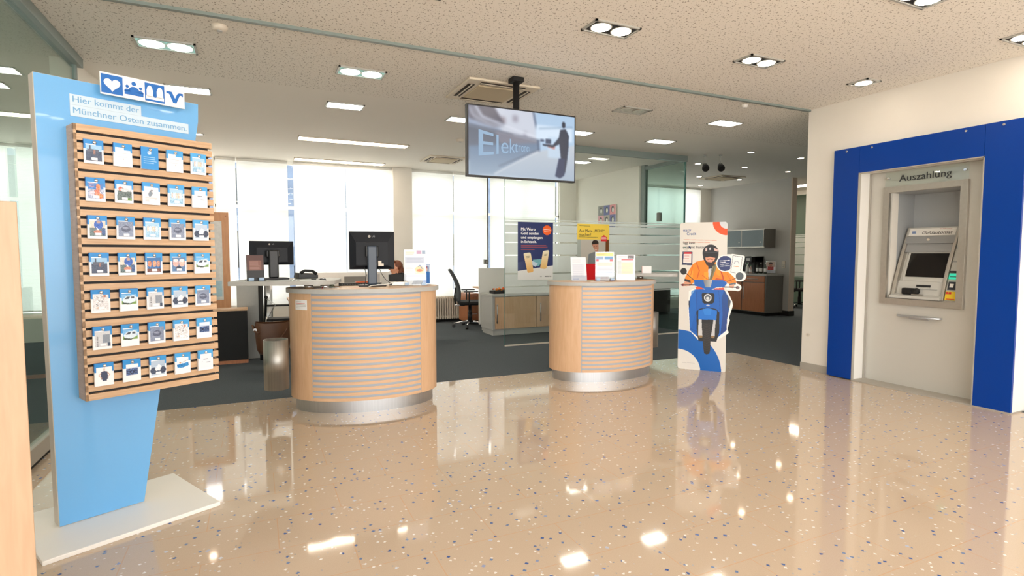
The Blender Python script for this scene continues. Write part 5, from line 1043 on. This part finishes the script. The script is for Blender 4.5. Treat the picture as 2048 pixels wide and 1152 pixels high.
for s in (-1, 1):
    m = MB(); bx_, by_ = -.33, s*.14; m.ball((bx_-.04, by_, .765), (.045, .038, .016), 12)
    for k in range(4): m.tube([(bx_-.06, by_+(-.027+k*.018), .768), (bx_-.10-.006*(k in (1, 2)), by_+(-.028+k*.0185), .765), (bx_-.125-.012*(k in (1, 2)), by_+(-.028+k*.019), .752)], [.0085, .008, .006], 8)
    m.tube([(bx_-.02, by_-s*.03, .766), (bx_-.05, by_-s*.055, .762), (bx_-.075, by_-s*.06, .756)], [.011, .009, .007], 8); m.build('hand', M['skin'], pe)
office_chair('black office chair under the seated person', (2.0, 8.28, 0), math.radians(-82), M['black_m'])

# ------------------------------------------------------------------ inside meeting room: table and dark chairs
tb = T('meeting_table', 'round meeting table inside the glass room', 'table', (5.95, 9.75, 0)); MB().cyl((0, 0, .71), (0, 0, .74), .42, n=36).build('top', M['grey'], tb); MB().cyl((0, 0, .02), (0, 0, .71), .035).build('column', M['steel'], tb); MB().cyl((0, 0, 0), (0, 0, .02), .28, n=30).build('foot', M['steel'], tb)
def cchair(lab, loc, rot):
    t = T('cantilever_chair', lab, 'chair', loc, rot, 'black cantilever chairs')
    MB().box(-.23, .23, -.22, .23, .43, .48).build('seat', M['black_m'], t, bevel=.02); MB().box(-.22, .22, .2, .235, .5, .92).build('backrest', M['black_m'], t, bevel=.015)
    for s in (-1, 1): MB().tube([(s*.24, .21, .9), (s*.24, .22, .45), (s*.24, -.22, .44), (s*.24, -.25, .40), (s*.24, -.25, .04), (s*.24, -.22, .015), (s*.24, .2, .015)], .012, 8).build('tube_frame', M['chrome'], t)
    MB().tube([(-.24, .2, .015), (.24, .2, .015)], .012, 8).build('floor_bar', M['chrome'], t)
cchair('black chair with chrome tubes inside the glass room, close to the glass', (6.25, 8.2, 0), math.radians(150)); cchair('black chair with chrome tubes at the side glass of the meeting room', (6.36, 9.0, 0), math.radians(120))

# ------------------------------------------------------------------ lounge kitchenette
kc = T('base_cabinet', 'grey base cabinet with brown beech fronts in the dark lounge', 'cabinet', (10.2, 8.65, 0))
MB().box(.0, .53, 0, 2.0, .07, .90).build('body', M['grey_d'], kc); MB().box(.04, .5, .03, 1.97, 0, .07).build('plinth', M['black_m'], kc); MB().box(-.015, .545, -.01, 2.0, .90, .935).build('worktop', M['grey'], kc, bevel=.003)
for k in range(3):
    y0 = .03+k*.64
    o = MB().box(-.018, 0, y0, y0+.61, .75, .885).build('drawer', M['beech_dark'], kc, bevel=.002); MB().cyl((-.04, y0+.16, .82), (-.04, y0+.46, .82), .007, n=8).cyl((-.04, y0+.2, .82), (-.015, y0+.2, .82), .005, n=6).cyl((-.04, y0+.42, .82), (-.015, y0+.42, .82), .005, n=6).build('handle', M['alu'], o)
    o = MB().box(-.018, 0, y0, y0+.61, .09, .735).build('door', M['beech_dark'], kc, bevel=.002); MB().cyl((-.04, y0+.55, .35), (-.04, y0+.55, .65), .007, n=8).cyl((-.04, y0+.55, .38), (-.015, y0+.55, .38), .005, n=6).cyl((-.04, y0+.55, .62), (-.015, y0+.55, .62), .005, n=6).build('handle', M['alu'], o)
ld = T('lounge_sideboard', 'black low sideboard seen through the side glass of the meeting room', 'sideboard', (7.1, 9.9, 0)); MB().box(0, 1.5, 0, .45, .05, .84).build('body', M['black_m'], ld, bevel=.003); MB().box(.03, 1.47, .03, .42, 0, .05).build('plinth', M['black'], ld); MB().box(.02, .74, -.015, 0, .08, .82).build('door', M['black'], ld); MB().box(.76, 1.48, -.015, 0, .08, .82).build('door', M['black'], ld)
wc = T('wall_cabinet', 'grey wall cabinet with frosted sliding glass doors in the lounge', 'cabinet', (10.40, 8.9, 1.53))
MB().box(.01, .35, 0, 1.3, 0, .42).build('body', M['grey_d'], wc, bevel=.002)
for y0, y1 in ((.02, .66), (.64, 1.28)):
    o = MB().box(0, .008, y0, y1, .02, .40).build('door', mat('frosted door', (112, 126, 132), .25), wc); MB().box(-.004, .01, y0, y0+.015, .015, .405).box(-.004, .01, y1-.015, y1, .015, .405).build('door_edge', M['alu'], o)
    for s_ in range(1): MB().cyl((-.006, y0+.08, .12), (0, y0+.08, .12), .014, n=12).build('finger_pull', M['alu'], o)
MB().box(-.006, .012, 0, 1.3, .40, .42).box(-.006, .012, 0, 1.3, 0, .02).build('track', M['alu'], wc)
cf = T('coffee_machine', 'black coffee machine on the lounge cabinet', 'coffee machine', (10.3, 9.15, .935)); MB().box(.1, .38, 0, .36, 0, .38).box(.0, .38, 0, .36, .26, .38).build('body', M['black'], cf, bevel=.01); MB().box(-.02, .1, .0, .36, 0, .04).build('drip_tray', M['steel'], cf, bevel=.003); MB().cyl((.03, .12, .20), (.03, .12, .27), .014).cyl((.03, .18, .20), (.03, .18, .27), .014).build('spout', M['chrome'], cf); MB().box(-.002, .0, .05, .15, .29, .35).box(-.002, 0, .2, .3, .29, .35).build('display', M['grey'], cf)
t = T('milk_container', 'steel milk container left of the coffee machine', 'container', (10.32, 9.62, .935)); MB().lathe([(0, 0), (.05, 0), (.05, .16), (.04, .18), (0, .18)], 20).build('can', M['steel'], t); MB().cyl((0, 0, .18), (0, 0, .21), .02).build('lid', M['black'], t)
def bottle(lab, x, y, h, r, mt, cap):
    t = T('bottle', lab, 'bottle', (x, y, .935), 0, 'bottles on the lounge cabinet'); MB().lathe([(0, 0), (r, 0), (r, h*.6), (r*.4, h*.8), (r*.36, h*.94), (0, h*.94)], 16).build('body', mt, t); MB().cyl((0, 0, h*.93), (0, 0, h), r*.45, n=12).build('cap', cap, t); MB().lathe([(r*1.02, h*.2), (r*1.02, h*.5)], 16).build('label_band', M['white_p'], t)
wb_ = M['bottle']; gb = mat('white plastic bottle', (226, 228, 224), .3); tg = mat('green cap', (60, 140, 80), .4)
bottle('white plastic bottle in front of the coffee machine', 10.25, 9.22, .23, .035, gb, tg); bottle('small pinkish bottle right of the white one', 10.25, 9.13, .19, .032, mat('pinkish bottle', (206, 180, 170), .3), tg)
bottle('clear glass bottle, the left one of the group right of the coffee machine', 10.3, 8.99, .26, .028, wb_, M['black']); bottle('clear glass bottle, the middle one of the group right of the coffee machine', 10.32, 8.91, .25, .034, wb_, M['white']); bottle('clear glass bottle, the right one of the group beside the flyer stand', 10.36, 8.82, .24, .032, wb_, M['white'])
t = stand('acrylic flyer stand with a reddish photo on the lounge cabinet', (10.45, 8.76, .935), math.radians(-60), .2, .26, 'f', 8, False, .02)
t = T('wall_socket', 'small cream wall socket above the lounge cabinet', 'socket', (10.745, 8.66, 1.1), -PI/2); MB().box(-.04, .04, -.01, .0, -.04, .04).box(-.04, .04, -.01, 0, .045, .125).build('plate', M['cream'], t, bevel=.003); MB().cyl((0, -.012, 0), (0, -.008, 0), .02).build('hole', M['grey'], t)
# far office seen through doorway
fg = T('far_glass_wall', 'pale frosted glass wall in the office beyond the lounge doorway', 'glass partition', (13.2, 6.5, 0), 0); MB().box(0, .01, 0, 4.3, .02, 2.95).build('pane', M['glass_g'], fg)
m = MB()
for z0, z1 in bands: m.box(-.003, -.001, 0, 4.3, z0, z1)
m.build('frosted_band', M['frost'], fg); MB().box(-.03, .03, 0, 4.3, 2.95, H).build('top_rail', M['white'], fg)
fl = T('strip_light', 'bright strip light in the ceiling beyond the lounge doorway', 'ceiling light', (12.2, 9.5, H), 0, 'long strip lights'); MB().box(-.2, .2, -1.0, 1.0, -.012, 0).build('rim', M['cream'], fl); MB().box(-.18, .18, -.98, .98, -.016, -.012).build('diffuser', M['led'], fl)
office_chair('dark office chair beyond the lounge doorway', (12.65, 9.7, 0), math.radians(30), M['black_m'])
